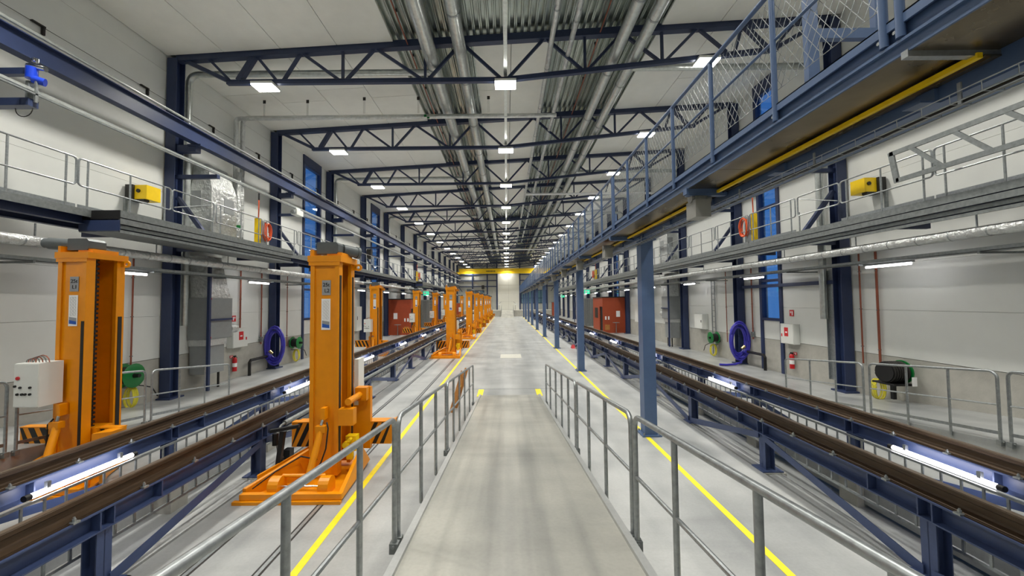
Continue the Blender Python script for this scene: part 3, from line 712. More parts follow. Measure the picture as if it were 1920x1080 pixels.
    for k in range(13):
        o = t0 if k == 0 else dup(t0); o.location = (s * 9.3, 9.35 + BAY * (k), 3.63); o['group'] = 'tube lamps under the %s gallery' % side(s)
        o['label'] = 'lit tube lamp below the %s gallery, %s from the near end' % (side(s), ORD[k])
    o = dup(t0); o.location = (s * 9.3, 4.26, 3.63); o['label'] = 'lit tube lamp below the %s gallery before the first in view' % side(s)
    # crane runway beam with rail and pipe
    t = T('crane_runway', 'long blue crane runway beam on brackets along the %s wall' % side(s), 'beam')
    O('beam', MB().ib('y', (s * 9.28, 7.87), .22, .44, .02, .014, 1, 76), 'navy', t)
    O('crane_rail', MB().box(s * 9.28 - .025, s * 9.28 + .025, 1, 76, 8.09, 8.13), 'galv_dull', t)
    O('pipe', MB().cyl((s * 9.2, 1, 8.19), (s * 9.2, 76, 8.19), .035, 10), 'duct', t, smooth=True)
    t = T('conductor_rail', 'pale conductor rail running above the %s gallery railing' % side(s), 'rail')
    O('channel', MB().box(s * 8.7 - .035, s * 8.7 + .035, 1, 72, 6.80, 6.85), 'duct', t); O('lower_channel', MB().box(s * 8.66 - .02, s * 8.66 + .02, 1, 72, 6.74, 6.77), 'galv_dull', t)
    am = mesh('arm', MB().box(*mnx(8.62, 9.9), -.06, .06, 6.62, 6.73), 'navy')
    for y in TY:
        if y > 5: O('arm', am, None, t, (0, y, 0))

# ---------------------------------------------------------------- raised walkway over the aisle edge, on blue posts
CW0, CW1 = 1.2, 69.0
t = T('walkway_girder', 'deep blue girder along the tops of the blue posts', 'girder')
O('girder', MB().ib('y', (3.06, 4.36), .24, .40, .02, .014, CW0, CW1), 'blue', t)
O('flange_plate', MB().box(2.93, 2.945, CW0, CW1, 4.17, 4.36), 'blue', t)
pm = mesh('lug', MB().box(2.80, 2.94, -.06, .06, 4.16, 4.175).box(2.9, 2.94, -.06, .06, 4.175, 4.26), 'blue')
for k in range(22): O('lug', pm, None, t, (0, 2.6 + 1.4 * k, 0))
PY_ = [.67 + 7.48 * k for k in range(0, 10)]
sh = mesh('shaft', MB().box(-.13, .13, -.13, .13, .03, 4.12), 'blue'); bs = mesh('base_plate', MB().box(-.2, .2, -.2, .2, 0, .03), 'blue'); bt = mesh('bolt', MB().cyl((0, 0, .03), (0, 0, .07), .018, 6), 'galv'); cp = mesh('cap_plate', MB().box(-.18, .18, -.18, .18, 4.12, 4.16), 'blue')
for k, y in enumerate(PY_):
    if k == 0: continue
    t = T('walkway_post', 'square blue steel post on the yellow line, %s from the near end' % ORD[k - 1], 'post', (3.0, y + .13, 0), group='posts of the raised walkway')
    O('shaft', sh, None, t); O('base_plate', bs, None, t); O('cap_plate', cp, None, t)
    for dx in (-.16, .16):
        for dy in (-.16, .16): O('bolt', bt, None, t, (dx, dy, 0))
t = T('raised_walkway', 'high blue walkway with mesh railing along the right of the aisle', 'walkway')
O('edge_channel', MB().box(2.405, 2.42, CW0, CW1, 4.395, 4.545), 'blue', t)
O('toe_angle', MB().box(2.365, 2.38, CW0, CW1, 4.48, 4.545).box(2.365, 2.42, CW0, CW1, 4.535, 4.545), 'blue', t)
O('edge_flange', MB().box(2.36, 2.43, CW0, CW1, 4.37, 4.388), 'blue', t)
O('edge_angle', MB().box(2.385, 2.40, CW0, CW1, 4.305, 4.37), 'blue', t)
O('deck', MB().box(2.41, 2.95, CW0, CW1, 4.46, 4.50), 'galv_dull', t)
y = CW0
while y < CW1 - .1:
    O('soffit_panel', MB().box(2.40, 2.92, y + .004, min(y + 3.06, CW1) - .004, 4.305, 4.325), 'soffit', t); y += 3.06
O('conductor_cover', MB().box(2.775, 2.808, CW0 + 1.0, CW1, 4.25, 4.283), 'yellow', t)
O('conductor_channel', MB().box(2.82, 2.92, CW0 + 1.0, CW1, 4.262, 4.272).box(2.85, 2.86, CW0 + 1, CW1, 4.25, 4.262), 'soffit', t)
arm = mesh('cross_arm', MB().box(2.38, 2.92, -.05, .05, 4.24, 4.32).box(2.40, 2.92, -.045, .045, 4.22, 4.24), 'blue')
for k in range(18):
    y = 5.05 + 3.74 * k
    if y < CW1: O('cross_arm', arm, None, t, (0, y, 0))
O('support_strut', MB().box(2.38, 2.95, 2.21, 2.25, 4.27, 4.315), 'galv', t)
pf = mesh('post', MB().cyl((2.37, 0, 4.40), (2.37, 0, 5.57), .024, 10), 'blue', True); cb_ = mesh('post_bolt', MB().cyl((2.395, 0, 0), (2.36, 0, 0), .012, 6), 'galv')
yp = [2.285 + 1.018 * k for k in range(66)]
for i, y in enumerate(yp):
    for dy in ((0,) if i % 6 else (-.05, .05)):
        p = O('post', pf, None, t, (0, y + dy, 0))
        if y < 20: O('post_bolt', cb_, None, p, (0, .03, 4.45))
for i in range(0, 66, 6):
    a, c = yp[i] + .05, (yp[i + 6] - .05 if i + 6 < 66 else yp[-1])
    O('top_rail', MB().cyl((2.37, a, 5.57), (2.37, c, 5.57), .024, 10), 'blue', t, smooth=True); O('mid_rail', MB().cyl((2.38, a, 5.12), (2.38, c, 5.12), .014, 8), 'blue', t, smooth=True)
    b = MB(); z0, z1, st = 4.68, 5.54, .085; hh = z1 - z0; q = a - hh * .62
    def wire(y0, za, y1, zb):
        # clip to the panel
        if y1 == y0: return
        g_ = (zb - za) / (y1 - y0)
        if y0 < a: za += g_ * (a - y0); y0 = a
        if y1 > c: zb += g_ * (c - y1); y1 = c
        if y1 - y0 < .02: return
        b.cyl((2.40, y0, za), (2.40, y1, zb), .0026, 3, cap=False)
    while q < c:
        wire(q, z0, q + hh * .62, z1); wire(q, z1, q + hh * .62, z0); q += st
    b.cyl((2.40, a, z0), (2.40, c, z0), .003, 4)
    O('wire_mesh', b, 'galv', t)
# tall blue frame standing on the far side of the walkway
t = T('hoist_frame', 'tall blue portal frame beside the raised walkway deck', 'frame', (0, 3.7, 0))
O('post', MB().box(3.0, 3.11, 0, .06, 4.57, 6.9), 'blue', t); O('post', MB().box(3.68, 3.78, .0, .06, 4.57, 6.9), 'blue', t); O('cross_beam', MB().box(3.11, 3.68, .0, .06, 5.42, 5.52), 'blue', t); O('foot_plate', MB().box(2.95, 3.8, -.02, .10, 4.555, 4.57), 'blue', t)
# grey gear motors under the walkway
g0 = T('gear_motor', 'x', 'motor')
O('gearbox', MB().box(-.10, .10, -.13, .13, 3.93, 4.16), 'box_grey', g0); O('motor', MB().cyl((-.12, -.02, 4.19), (.16, .02, 4.19), .055, 12), 'box_grey', g0, smooth=True); O('mount', MB().box(-.08, .08, -.08, .08, 4.15, 4.24), 'galv_dull', g0)
for k in range(12):
    o = g0 if k == 0 else dup(g0); o.location = (2.58, 5.1 + 3.74 * k + (.9 if k else 0), 0); o['group'] = 'gear motors under the raised walkway'
    o['label'] = 'grey box gear motor hanging under the raised walkway, %s from near end' % ORD[k]
t = T('wire_tray', 'thin wire cable tray hung along the raised walkway girder', 'cable tray')
b = MB()
for xx, zz in ((2.74, 4.09), (2.74, 4.03), (2.80, 4.03), (2.87, 4.03), (2.87, 4.09)): b.cyl((xx, CW0, zz), (xx, CW1, zz), .004, 5)
O('long_wire', b, 'galv', t)
um = mesh('cross_wire', MB().tube([(2.74, 0, 4.09), (2.74, 0, 4.03), (2.87, 0, 4.03), (2.87, 0, 4.09)], .003, 4), 'galv'); hg = mesh('hanger', MB().box(2.80, 2.81, -.01, .01, 4.03, 4.17), 'galv')
y = CW0; k = 0
while y < 30:
    O('cross_wire', um, None, t, (0, y, 0)); 
    if k % 7 == 0: O('hanger', hg, None, t, (0, y, 0))
    y += .16; k += 1
O('cable', MB().tube([(2.80 + .03 * math.sin(i * 1.7), CW0 + i * .9, 4.045 + .008 * math.sin(i * 2.3)) for i in range(75)], .012, 6), 'black', t, smooth=True)
O('cable', MB().tube([(2.83 + .02 * math.sin(i * 1.1 + 1), CW0 + i * .9, 4.05) for i in range(75)], .015, 6), 'galv_dull', t, smooth=True)

# ---------------------------------------------------------------- ducts and pipes under the roof
def pipe(name, lab, cat, runs, r, m, rings=None, n=14, jr=1.05):
    t = T(name, lab, cat)
    for pts in runs: O('pipe_run', MB().tube(pts, r, n), m, t, smooth=True)
    if rings: 
        a, c, step, p = rings
        jm = mesh('joint_ring', MB().cyl((p[0], -.03, p[1]), (p[0], .03, p[1]), r * jr, n), 'galv')
        y = a
        while y < c: O('joint_ring', jm, None, t, (0, y, 0)); y += step
    return t
pipe('air_duct', 'thick spiral air duct under the roof, outer one left of centre', 'duct', [[(-2.17, 1, 10.12), (-2.17, 60, 10.12)]], .20, 'duct', (2.4, 60, 3.05, (-2.17, 10.12)), 18)
pipe('air_duct', 'thick spiral air duct under the roof, inner one left of centre', 'duct', [[(-1.29, 1, 10.2), (-1.29, 58, 10.2)]], .185, 'duct', (3.3, 58, 3.05, (-1.29, 10.2)), 18)
pipe('air_duct', 'spiral air duct under the roof, inner one beside the walkway', 'duct', [[(3.32, 1, 10.2), (3.32, 60, 10.2)]], .16, 'duct', (2.9, 60, 3.05, (3.32, 10.2)), 18)
pipe('air_duct', 'spiral air duct under the roof, outer one beside the walkway', 'duct', [[(3.92, 1, 10.2), (3.92, 60, 10.2)]], .155, 'duct', (3.6, 60, 3.05, (3.92, 10.2)), 18)
def elbow(x, y, z, dx, zb, r=.3):
    # from a vertical at (x, y) up and round towards dx
    sg = 1 if dx > x else -1
    return [(x, y, zb)] + [(x + sg * (r - r * math.cos(a)), y, z - r + r * math.sin(a)) for a in [i * PI / 12 for i in range(7)]] + [(dx, y, z)]
pipe('heating_pipe', 'bright insulated pipe under the roof, inner one of the pair', 'pipe', [[(1.36, 1, 10.3), (1.36, 48, 10.3)], elbow(-9.93, 13.95, 9.70, 1.36, 5.2, .12)], .075, 'foil', (2.0, 48, 2.5, (1.36, 10.3)))
pipe('heating_pipe', 'bright insulated pipe under the roof, outer one of the pair', 'pipe', [[(1.93, 1, 10.3), (1.93, 48, 10.3)], elbow(-9.80, 14.12, 9.80, 1.93, 5.2, .2)], .075, 'foil', (2.4, 48, 2.5, (1.93, 10.3)))
for x in (-2.97, -2.86): 
    tag(O('pipe_label', MB().box(x, x + .09, 13.86, 13.88, 9.66 if x < -2.9 else 9.60, 9.74 if x < -2.9 else 9.66), 'green', None), 'small green marker on the cross pipe, %s of two' % ('upper' if x < -2.9 else 'lower'), 'label')
pm = mesh('hanger', MB().box(-.05, .05, -.006, .006, .50, .62).cyl((-.02, 0, 0), (-.02, 0, .6), .004, 4).cyl((.02, 0, 0), (.02, 0, .6), .004, 4), 'dark_rubber')
for i, x in enumerate((-8.9, -7.3, -5.2, -3.2, -.6)):
    tag(O('pipe_hanger', pm, None, None, (x, 13.95, 9.76 if x < -6 else 9.84)), 'thin wire hanger holding the cross pipe, %s from the wall' % ORD[i], 'hanger', 'hangers of the cross pipe')
for i, (y, y2) in enumerate(((11.85, 12.05), (22.25, 21.93), (32.45, 32.45), (42.6, 42.6))):
    pipe('branch_duct', 'round grey branch duct from the left wall to centre duct, %s from near end' % ORD[i], 'duct', [elbow(-9.94, y, 10.10, -2.2, 2.2 if i == 0 else 5.0, .3)], .095, 'duct')
    pipe('branch_duct', 'round grey branch duct from the right wall to roof duct, %s from near end' % ORD[i], 'duct', [elbow(9.94, y2, 10.3, 3.95, 2.2 if i == 0 else 5.0, .3)], .10, 'duct')
pipe('cross_pipe', 'pale pipe crossing under the roof towards the right wall', 'pipe', [[(1.3, 24.2, 9.65), (10.14, 24.2, 9.65)]], .07, 'plain_white')
pipe('cross_pipe', 'pale pipe crossing the whole hall far away', 'pipe', [[(-10.14, 49.3, 9.5), (10.14, 49.3, 9.5)]], .08, 'plain_white')
t = T('lamp_trunking', 'slim galvanised trunking along the middle of the roof trusses', 'trunking')
O('trunking', MB().box(-.02, .08, 1, 74, 9.66, 9.72), 'duct', t)
hm = mesh('hanger', MB().box(-.012, -.004, -.004, .004, 9.7, 10.9).box(.05, .058, -.004, .004, 9.7, 10.9), 'galv_dull')
for k, y in enumerate(TY): O('hanger', hm, None, t, (0, y + .35, 0))
for x, sd, xs in ((-3.0, 'left', -2.8), (3.0, 'right', 2.75)):
    t = T('sprinkler_pipe', 'thin dark red sprinkler pipe under the %s roof deck' % sd, 'pipe')
    O('pipe_run', MB().cyl((x * .97, 1, roof(x) - .16), (x * .97, 66, roof(x) - .16), .02, 8), 'copper', t, smooth=True)
    hm = mesh('sprinkler_head', MB().cyl((x * .97, 0, roof(x) - .02), (x * .97, 0, roof(x) - .16), .008, 5).cyl((x * .97, 0, roof(x) - .06), (x * .97, 0, roof(x)), .03, 6), 'black')
    for k in range(22): O('sprinkler_head', hm, None, t, (0, 6.3 + 1.9 * k, 0))

# ---------------------------------------------------------------- equipment along the side walls
def coil(c, rx, rz, n, r, plane='xz', jit=.03, turns=6):
    pts = []
    N = n * 20
    for i in range(N + 1):
        a = 2 * PI * i / 20; q = i / 20.0; k = 1 + jit * math.sin(q * 2.4) * 2.2 + jit * .3 * math.sin(i * .9); d = (((q * .37) % 1) - .5) * .16
        u, v = rx * k * math.cos(a), rz * k * math.sin(a)
        pts.append((c[0] + u, c[1] + d, c[2] + v) if plane == 'xz' else (c[0] + d, c[1] + u, c[2] + v))
    return MB().tube(pts, r, 6)
def air_unit(s, y, lab, z=0):
    t = T('air_handling_unit', lab, 'ventilation unit', (s * 9.78, y, 0))
    b = lambda a, c, *r: MB().box(min(-s * a, -s * c), max(-s * a, -s * c), *r)
    O('cabinet', b(-.34, .32, .25, 1.3, 1.72, 3.05), 'unit_grey', t); O('upper_door', b(.32, .335, .28, 1.27, 2.36, 3.02), 'unit_grey', t); O('lower_door', b(.32, .335, .28, 1.27, 1.75, 2.33), 'unit_grey', t)
    O('lower_unit', b(-.3, .25, .3, 1.05, .62, 1.55), 'unit_grey', t); O('foil_collar', b(-.32, .3, .28, 1.1, 1.52, 1.74), 'foil', t)
    O('foil_duct', MB().hexa([(-.3, .3, 3.05), (.3, .3, 3.05), (.3, 1.25, 3.05), (-.3, 1.25, 3.05), (-.28, .2, 4.4), (.2, .2, 4.4), (.2, .9, 4.4), (-.28, .9, 4.4)]), 'foil', t)
    O('stand', b(.34, .42, .15, .23, .14, 4.2), 'navy', t); O('side_arm', b(.34, .42, .2, 1.2, 2.32, 2.38), 'navy', t)
    for q in (.4, .95): O('leg', b(.1, .15, q, q + .05, ZO, .62), 'dark_rubber', t)
    for zz in (1.76, 3.0): O('handle', b(.335, .36, .27, .33, zz, zz + .05), 'red', t)
    O('fan_outlet', MB().cyl((-s * .2, 1.3, 2.0), (-s * .2, 1.62, 2.0), .15, 14).box(-.18, .18, 1.6, 1.66, 1.85, 2.15), 'foil', t, smooth=True)
    return t
air_unit(-1, 11.95, 'grey ventilation unit against the left wall beside first column')
air_unit(1, 22.15, 'grey ventilation unit against the right wall beside a column')
def foil_stack(s, y, lab):
    t = T('foil_duct', lab, 'duct', (s * 9.75, y, 0))
    O('duct_body', MB().box(-.33, .33, .2, 1.35, ZD + .02, 6.6), 'foil', t)
    O('duct_top', MB().hexa([(-.33, .2, 6.6), (.33, .2, 6.6), (.33, 1.35, 6.6), (-.33, 1.35, 6.6), (-.33, .3, 7.4), (.1, .3, 7.4), (.1, 1.2, 7.4), (-.33, 1.2, 7.4)]), 'foil', t)
    x = -s * .335
    O('bare_patch', MB().box(min(x, x - s * .008), max(x, x - s * .008), .75, 1.2, 5.9, 6.4), 'unit_grey', t)
    O('bare_patch', MB().box(-.32, .0, .19, .2, 5.95, 6.5), 'unit_grey', t)
    O('tall_pipe', MB().cyl((-s * .1, 1.75, ZD), (-s * .1, 1.75, 7.6), .085, 12), 'foil', t, smooth=True)
    O('marker', MB().cyl((-s * .1, 1.75, 5.55), (-s * .1, 1.75, 5.68), .09, 12), 'green', t)
foil_stack(-1, 11.98, 'wrinkled foil wrapped duct standing on the left gallery'); foil_stack(1, 22.15, 'wrinkled foil wrapped duct standing on the right gallery')
def reel(s, y, z, lab, big=False):
    t = T('hose_reel', lab, 'hose reel', (s * 9.85, y, z)); r = .27 if not big else .30
    O('drum', MB().lathe([(.0, -.14), (r * .72, -.14), (r * .72, .14), (0, .14)], ax='x', n=18), 'black', t, smooth=True)
    for x in (-.16, .15): O('flange', MB().lathe([(.06, x), (r, x), (r + .012, x + .01), (r, x + .02), (.06, x + .02), (.06, x)], ax='x', n=22), 'green', t, smooth=True)
    O('hub', MB().cyl((-.22, 0, 0), (.3, 0, 0), .05, 10), 'black', t, smooth=True); O('wall_bracket', MB().box(*sorted((s * .12, s * .28)), -.06, .06, -.2, .12), 'black', t)
    O('outlet_hose', MB().tube([(-s * .05, -.1, -r * .7), (-s * .1, .3, -.32), (-s * .12, .55, -.42), (-s * .1, .75, -.7)], .016, 6), 'black', t, smooth=True)
def ycoil(s, y, z, lab):
    t = T('hose_coil', lab, 'hose', (s * 9.9, y, z)); O('loops', coil((0, 0, 0), .13, .26, 6, .014), 'yellow_hose', t, smooth=True); O('hook', MB().box(*sorted((0, s * .24)), -.015, .015, .24, .28), 'galv_dull', t)
for s, y, nm in ((-1, 10.05, 'behind the closest jack'), (-1, 18.0, 'behind the blue hose'), (1, 18.4, 'behind the blue hose'), (1, 10.2, 'behind the side ramp railing')):
    if not (s > 0 and y < 12): reel(s, y, 1.02, 'green and black hose reel on the %s wall %s' % (side(s), nm), y < 12)
    ycoil(s, y + .15, .42, 'yellow hose coil on the %s wall below the reel %s' % (side(s), nm))
t = T('hose_reel', 'large black hose drum on a stand with white tag by the right wall', 'hose reel', (9.7, 9.75, 0), PI / 2)
O('drum', MB().lathe([(0, -.22), (.24, -.22), (.24, .22), (0, .22)], (0, 0, .98), 'y', 18), 'black', t, smooth=True); O('winding', MB().tube([(.25 * math.cos(a), -.2 + .4 * a / 44, .98 + .25 * math.sin(a)) for a in [i * .35 for i in range(126)]], .02, 6), 'dark_rubber', t, smooth=True)
O('flange', MB().lathe([(.05, -.25), (.29, -.25), (.29, -.22), (.05, -.22), (.05, -.25)], (0, 0, .98), 'y', 20), 'green', t, smooth=True); O('stand', MB().box(-.04, .04, -.04, .04, .3, .75).box(-.28, .28, -.26, .26, .68, .72), 'black', t); O('tag', MB().box(-.32, -.312, -.27, -.15, .68, .90), 'plain_white', t)
def bluehose(s):
    t = T('suction_hose', 'thick blue hose coiled on the %s wall column' % side(s), 'hose', (s * 9.70, 16.15, 0))
    O('loops', coil((0, -.02, 1.10), .34, .66, 7, .042, jit=.09), 'blue_hose', t, smooth=True)
    O('hook', MB().box(-.05, .05, -.15, .2, 1.74, 1.78), 'navy', t)
    if s > 0: O('tail', MB().tube([(.1, -.05, .42), (.0, -.1, .22), (-.3, -.2, .16), (-.7, -.25, .15), (-.95, -.2, .16)], .045, 8), 'blue_hose', t, smooth=True)
    O('coupling', MB().cyl((s * .0, -.2, .8), (s * .12, -.2, .9), .06, 10), 'brass', t, smooth=True)
    t = T('suction_pipe', 'black bent pipe with valve beside the %s blue hose' % side(s), 'pipe', (s * 10.0, 15.6, 0))
    O('pipe_run', MB().tube([(-s * .1, -.75, ZO), (-s * .1, -.75, .6), (-s * .1, -.68, .68), (-s * .1, 0, .68), (-s * .1, .45, .68)], .055, 8), 'black', t, smooth=True); O('valve', MB().cyl((-s * .1, .3, .68), (-s * .1, .45, .68), .11, 12), 'blue_hose', t, smooth=True)
bluehose(-1); bluehose(1)
def cabinet(s, y0, y1, z0, z1, lab, d=.22, red=True, xw=10.14):
    t = T('wall_cabinet', lab, 'cabinet', (s * xw, y0, z0)); L = y1 - y0; h = z1 - z0
    O('body', MB().box(*sorted((0, -s * d)), 0, L, 0, h), 'white_box', t); O('door', MB().box(*sorted((-s * d, -s * (d + .012))), .015, L - .015, .015, h - .015), 'white_box', t)
    if red:
        x = sorted((-s * (d + .012), -s * (d + .016)))
        f = O('hose_sign', MB().box(x[0], x[1], L * .38, L * .68, h * .38, h * .82), 'sign_red', t); O('sign_mark', MB().box(*sorted((-s * (d + .016), -s * (d + .018))), L * .45, L * .6, h * .55, h * .62), 'plain_white', f)
        O('latch', MB().box(x[0], x[1] , L * .84, L * .92, h * .35, h * .5), 'sign_red', t)
    else: O('latch', MB().box(*sorted((-s * (d + .012), -s * (d + .03))), L * .1, L * .14, h * .45, h * .6), 'black', t)
cabinet(1, 13.35, 13.98, 1.25, 1.95, 'white fire hose cabinet with red sign on the right wall'); cabinet(-1, 13.95, 14.75, 1.25, 1.95, 'white fire hose cabinet with red sign on the left wall')
cabinet(1, 19.4, 20.2, 1.35, 2.1, 'plain white electrical box on the right wall below pipes', .3, False); cabinet(-1, 25.2, 26.1, 1.0, 2.6, 'tall white electrical cabinet on left wall behind second jack', .3, False); cabinet(1, 28.6, 29.6, 1.2, 2.6, 'tall white electrical cabinet on right wall behind first post', .3, False)
def sign(s, y, z, w_, h, lab):
    t = T('fire_sign', lab, 'sign', (s * 10.14, y, z)); O('panel', MB().box(*sorted((0, -s * .006)), -w_ / 2, w_ / 2, 0, h), 'sign_red', t)
    O('pictogram', MB().box(*sorted((-s * .006, -s * .009)), -w_ * .3, -w_ * .05, h * .15, h * .8).box(*sorted((-s * .006, -s * .009)), w_ * .1, w_ * .3, h * .5, h * .8), 'plain_white', t)
sign(1, 13.7, 2.22, .2, .22, 'small red fire sign above the right wall cabinet'); sign(-1, 14.3, 2.2, .2, .22, 'small red fire sign above the left wall cabinet'); sign(1, 13.6, .86, .16, .1, 'tiny red sign over the right wall extinguisher'); sign(-1, 14.2, .86, .16, .1, 'tiny red sign over the left wall extinguisher')
def ext(x, y, z, lab, rad=.075):
    t = T('fire_extinguisher', lab, 'extinguisher', (x, y, z))
    O('cylinder', MB().lathe([(0, 0), (rad, 0), (rad, .42), (rad * .8, .48), (rad * .35, .51), (0, .51)], n=16), 'red', t, smooth=True); O('valve_head', MB().box(-.02, .02, -.05, .05, .51, .57).cyl((0, 0, .5), (0, 0, .56), .02, 8), 'black', t)
    O('hose', MB().tube([(0, .04, .54), (0, .11, .5), (0, .1, .3), (0, .09, .15)], .01, 6), 'black', t, smooth=True); O('label_band', MB().lathe([(rad + .001, .16), (rad + .001, .3)], n=16), 'plain_white', t, smooth=True)
ext(10.05, 13.65, .38, 'red fire extinguisher hung on the right wall below the cabinet'); ext(-10.05, 14.25, .38, 'red fire extinguisher hung on the left wall below the cabinet')
ext(3.22, 25.2, .0, 'red fire extinguisher standing on the floor before the fourth blue post', .09)
t = T('rail_stop', 'small red wheel stop on the floor beside the right track', 'stop', (3.95, 23.2, 0)); O('wedge', MB().prism([(-.2, 0), (.2, 0), (.2, .05), (-.12, .2)], 'x', -.1, .1), 'red', t); O('grip', MB().tube(arc((0, -.1, .18), .06, 0, PI, 6), .012, 6), 'red', t)
t = T('rail_trolley', 'pale trolley with a slanting arm hung on left conductor rail', 'trolley', (-8.68, 15.6, 0))
O('body', MB().box(-.12, .12, 0, .5, 6.5, 6.72).box(-.05, .05, .1, .4, 6.72, 6.80), 'white_box', t); O('arm', MB().prism([(.5, 6.56), (.5, 6.7), (2.6, 6.66), (2.6, 6.62)], 'x', -.08, .08), 'galv', t); O('motor', MB().cyl((.0, -.12, 6.58), (.0, 0, 6.58), .08, 12), 'galv', t, smooth=True)
# thin wall pipes
def wpipe(x, y, z0, z1, r, m, lab, cat='pipe', valve=False):
    t = T('wall_pipe', lab, cat, (x, y, 0)); O('pipe_run', MB().cyl((0, 0, z0), (0, 0, z1), r, 8), m, t, smooth=True)
    cm = mesh('clip', MB().box(-.04, .04, -.012, .012, -.012, .012), 'galv_dull')
    for k in range(3): O('clip', cm, None, t, (0, 0, z0 + (z1 - z0) * (.15 + .33 * k)))
    if valve: O('valve', MB().box(-.05, .05, -.05, .05, z0 + .1, z0 + .3).cyl((0, -.1, z0 + .2), (0, .1, z0 + .2), .03, 8), 'galv_dull', t)
for s in (-1, 1):
    n_ = side(s)
    wpipe(s * 10.08, 10.95 if s > 0 else 10.35, 1.0, 4.2, .02, 'copper', 'thin copper pipe on the %s wall close to first column' % n_)
    wpipe(s * 10.08, 14.55 if s < 0 else 10.45, 1.95 if s < 0 else .95, 4.2, .028, 'copper', 'dull red water pipe on the %s wall reaching down to %s' % (n_, 'the cabinet' if s < 0 else 'the hose drum'))
    wpipe(s * 10.08, 15.8, 1.2, 4.2, .025, 'copper', 'copper pipe with a valve on the %s wall before second column' % n_, valve=True)
    wpipe(s * 10.05, 17.6, .9, 4.2, .018, 'copper', 'thin copper pipe on the %s wall behind the hose reel' % n_)
    if s < 0: continue
    t = T('cable_riser', 'perforated galvanised cable riser on the %s wall beside first column' % n_, 'cable riser', (s * 10.05, 11.85 if s > 0 else 11.15, 0))
    O('riser', MB().box(-.03, .03, -.15, .15, .35, 3.7).box(*sorted((0, -s * .09)), -.15, -.14, .35, 3.7).box(*sorted((0, -s * .09)), .14, .15, .35, 3.7), 'galv', t); O('black_pipe', MB().cyl((-s * .05, -.22, .4), (-s * .05, -.22, 3.8), .04, 8), 'black', t, smooth=True)
t = T('cable_ladder', 'upright narrow cable ladder on the right wall behind second column', 'cable ladder', (10.08, 18.75, 0))
O('stile', MB().box(-.02, .02, -.16, -.13, .2, 3.9).box(-.02, .02, .13, .16, .2, 3.9), 'galv', t); rm = mesh('rung', MB().box(-.012, .012, -.13, .13, -.012, .012), 'galv')
for k in range(13): O('rung', rm, None, t, (0, 0, .4 + .27 * k))
t = T('wall_brace', 'horizontal blue bar across the right window at gallery height', 'bar'); O('bar', MB().box(9.98, 10.08, 11.6, 16.3, 3.28, 3.40), 'navy', t); O('end_plate', MB().box(9.96, 10.1, 11.55, 11.62, 3.22, 3.46), 'navy', t)

# ---------------------------------------------------------------- things on the galleries
for s in (-1, 1):
    t = T('call_box', 'yellow box on the wall above the %s gallery' % side(s), 'box', (s * 9.75, 10.35, 5.68))
    O('body', MB().box(-.16, .16, -.20, .22, 0, .38), 'yellow', t); O('back_plate', MB().box(*sorted((s * .16, s * .36)), -.26, .2, -.02, .38), 'dark_rubber', t); O('button', MB().cyl((-.05, -.20, .22), (-.05, -.23, .22), .05, 12), 'black', t); O('plug', MB().box(-.1, .1, -.2, -.05, -.06, 0), 'black', t)
    O('stem', MB().box(*sorted((s * .3, s * .36)), -.3, -.24, -.85, 0), 'galv_dull', t)
    for k, y in enumerate((14.0, 38.9)):
        t = T('hose_post', 'yellow post with orange hose coil on the %s gallery, %s' % (side(s), 'closer' if k == 0 else 'farther'), 'hose post', (s * 9.05, y, ZD))
        O('post', MB().box(-.10, .10, -.09, .30, 0, 1.05), 'unit_grey', t); O('face', MB().box(-.11, .11, -.11, -.09, .02, 1.12), 'yellow', t); O('coil', coil((-s * .17, .22, .66), .20, .33, 4, .018, 'yz'), 'orange_hose', t, smooth=True)
        O('hose_drop', MB().tube([(0, -.06, 1.1), (0, -.05, 1.5), (0, -.05, 1.8)], .02, 6), 'orange_hose', t, smooth=True); O('nozzle', MB().cyl((0, -.05, 1.8), (0, -.05, 2.05), .028, 8), 'black', t, smooth=True)
    t = T('wall_speaker', 'dark hooded box on the wall above the %s gallery' % side(s), 'box', (s * 9.9, 27.6, 6.0)); O('hood', MB().hexa([(-.2, -.2, 0), (.2, -.2, 0), (.2, .2, 0), (-.2, .2, 0), (-.12, -.15, .7), (.2, -.15, .7), (.2, .15, .7), (-.12, .15, .7)]), 'dark_rubber', t); O('arm', MB().box(-.04, .04, -.04, .04, -1.1, 0), 'galv_dull', t)
# blue filter valve and bracket at the upper left
t = T('filter_valve', 'blue pneumatic valve with brass fittings on the left runway bracket', 'valve', (-8.75, 6.95, 0))
O('body', MB().cyl((0, 0, 7.05), (0, 0, 7.26), .085, 14).cyl((.02, 0, 7.05), (.16, .08, 7.02), .07, 14), 'blue_valve', t, smooth=True); O('fitting', MB().cyl((-.08, 0, 7.30), (.2, .05, 7.26), .05, 10).lathe([(0, -.055), (.05, -.03), (.05, .03), (0, .055)], (.06, 0, 7.40), 'z', 10), 'chrome', t, smooth=True)
O('stem', MB().box(-.06, .0, -.04, .04, 6.65, 7.0).box(.08, .11, -.02, .02, 6.6, 7.0), 'galv_dull', t); O('cable_loop', MB().tube(arc((-.12, 0, 6.5), .16, -PI, 0, 10), .008, 5), 'dark_rubber', t, smooth=True); O('support', MB().box(-1.2, .05, -.08, .08, 6.52, 6.66).box(-1.2, .0, -.05, .05, 7.12, 7.24), 'navy', t)
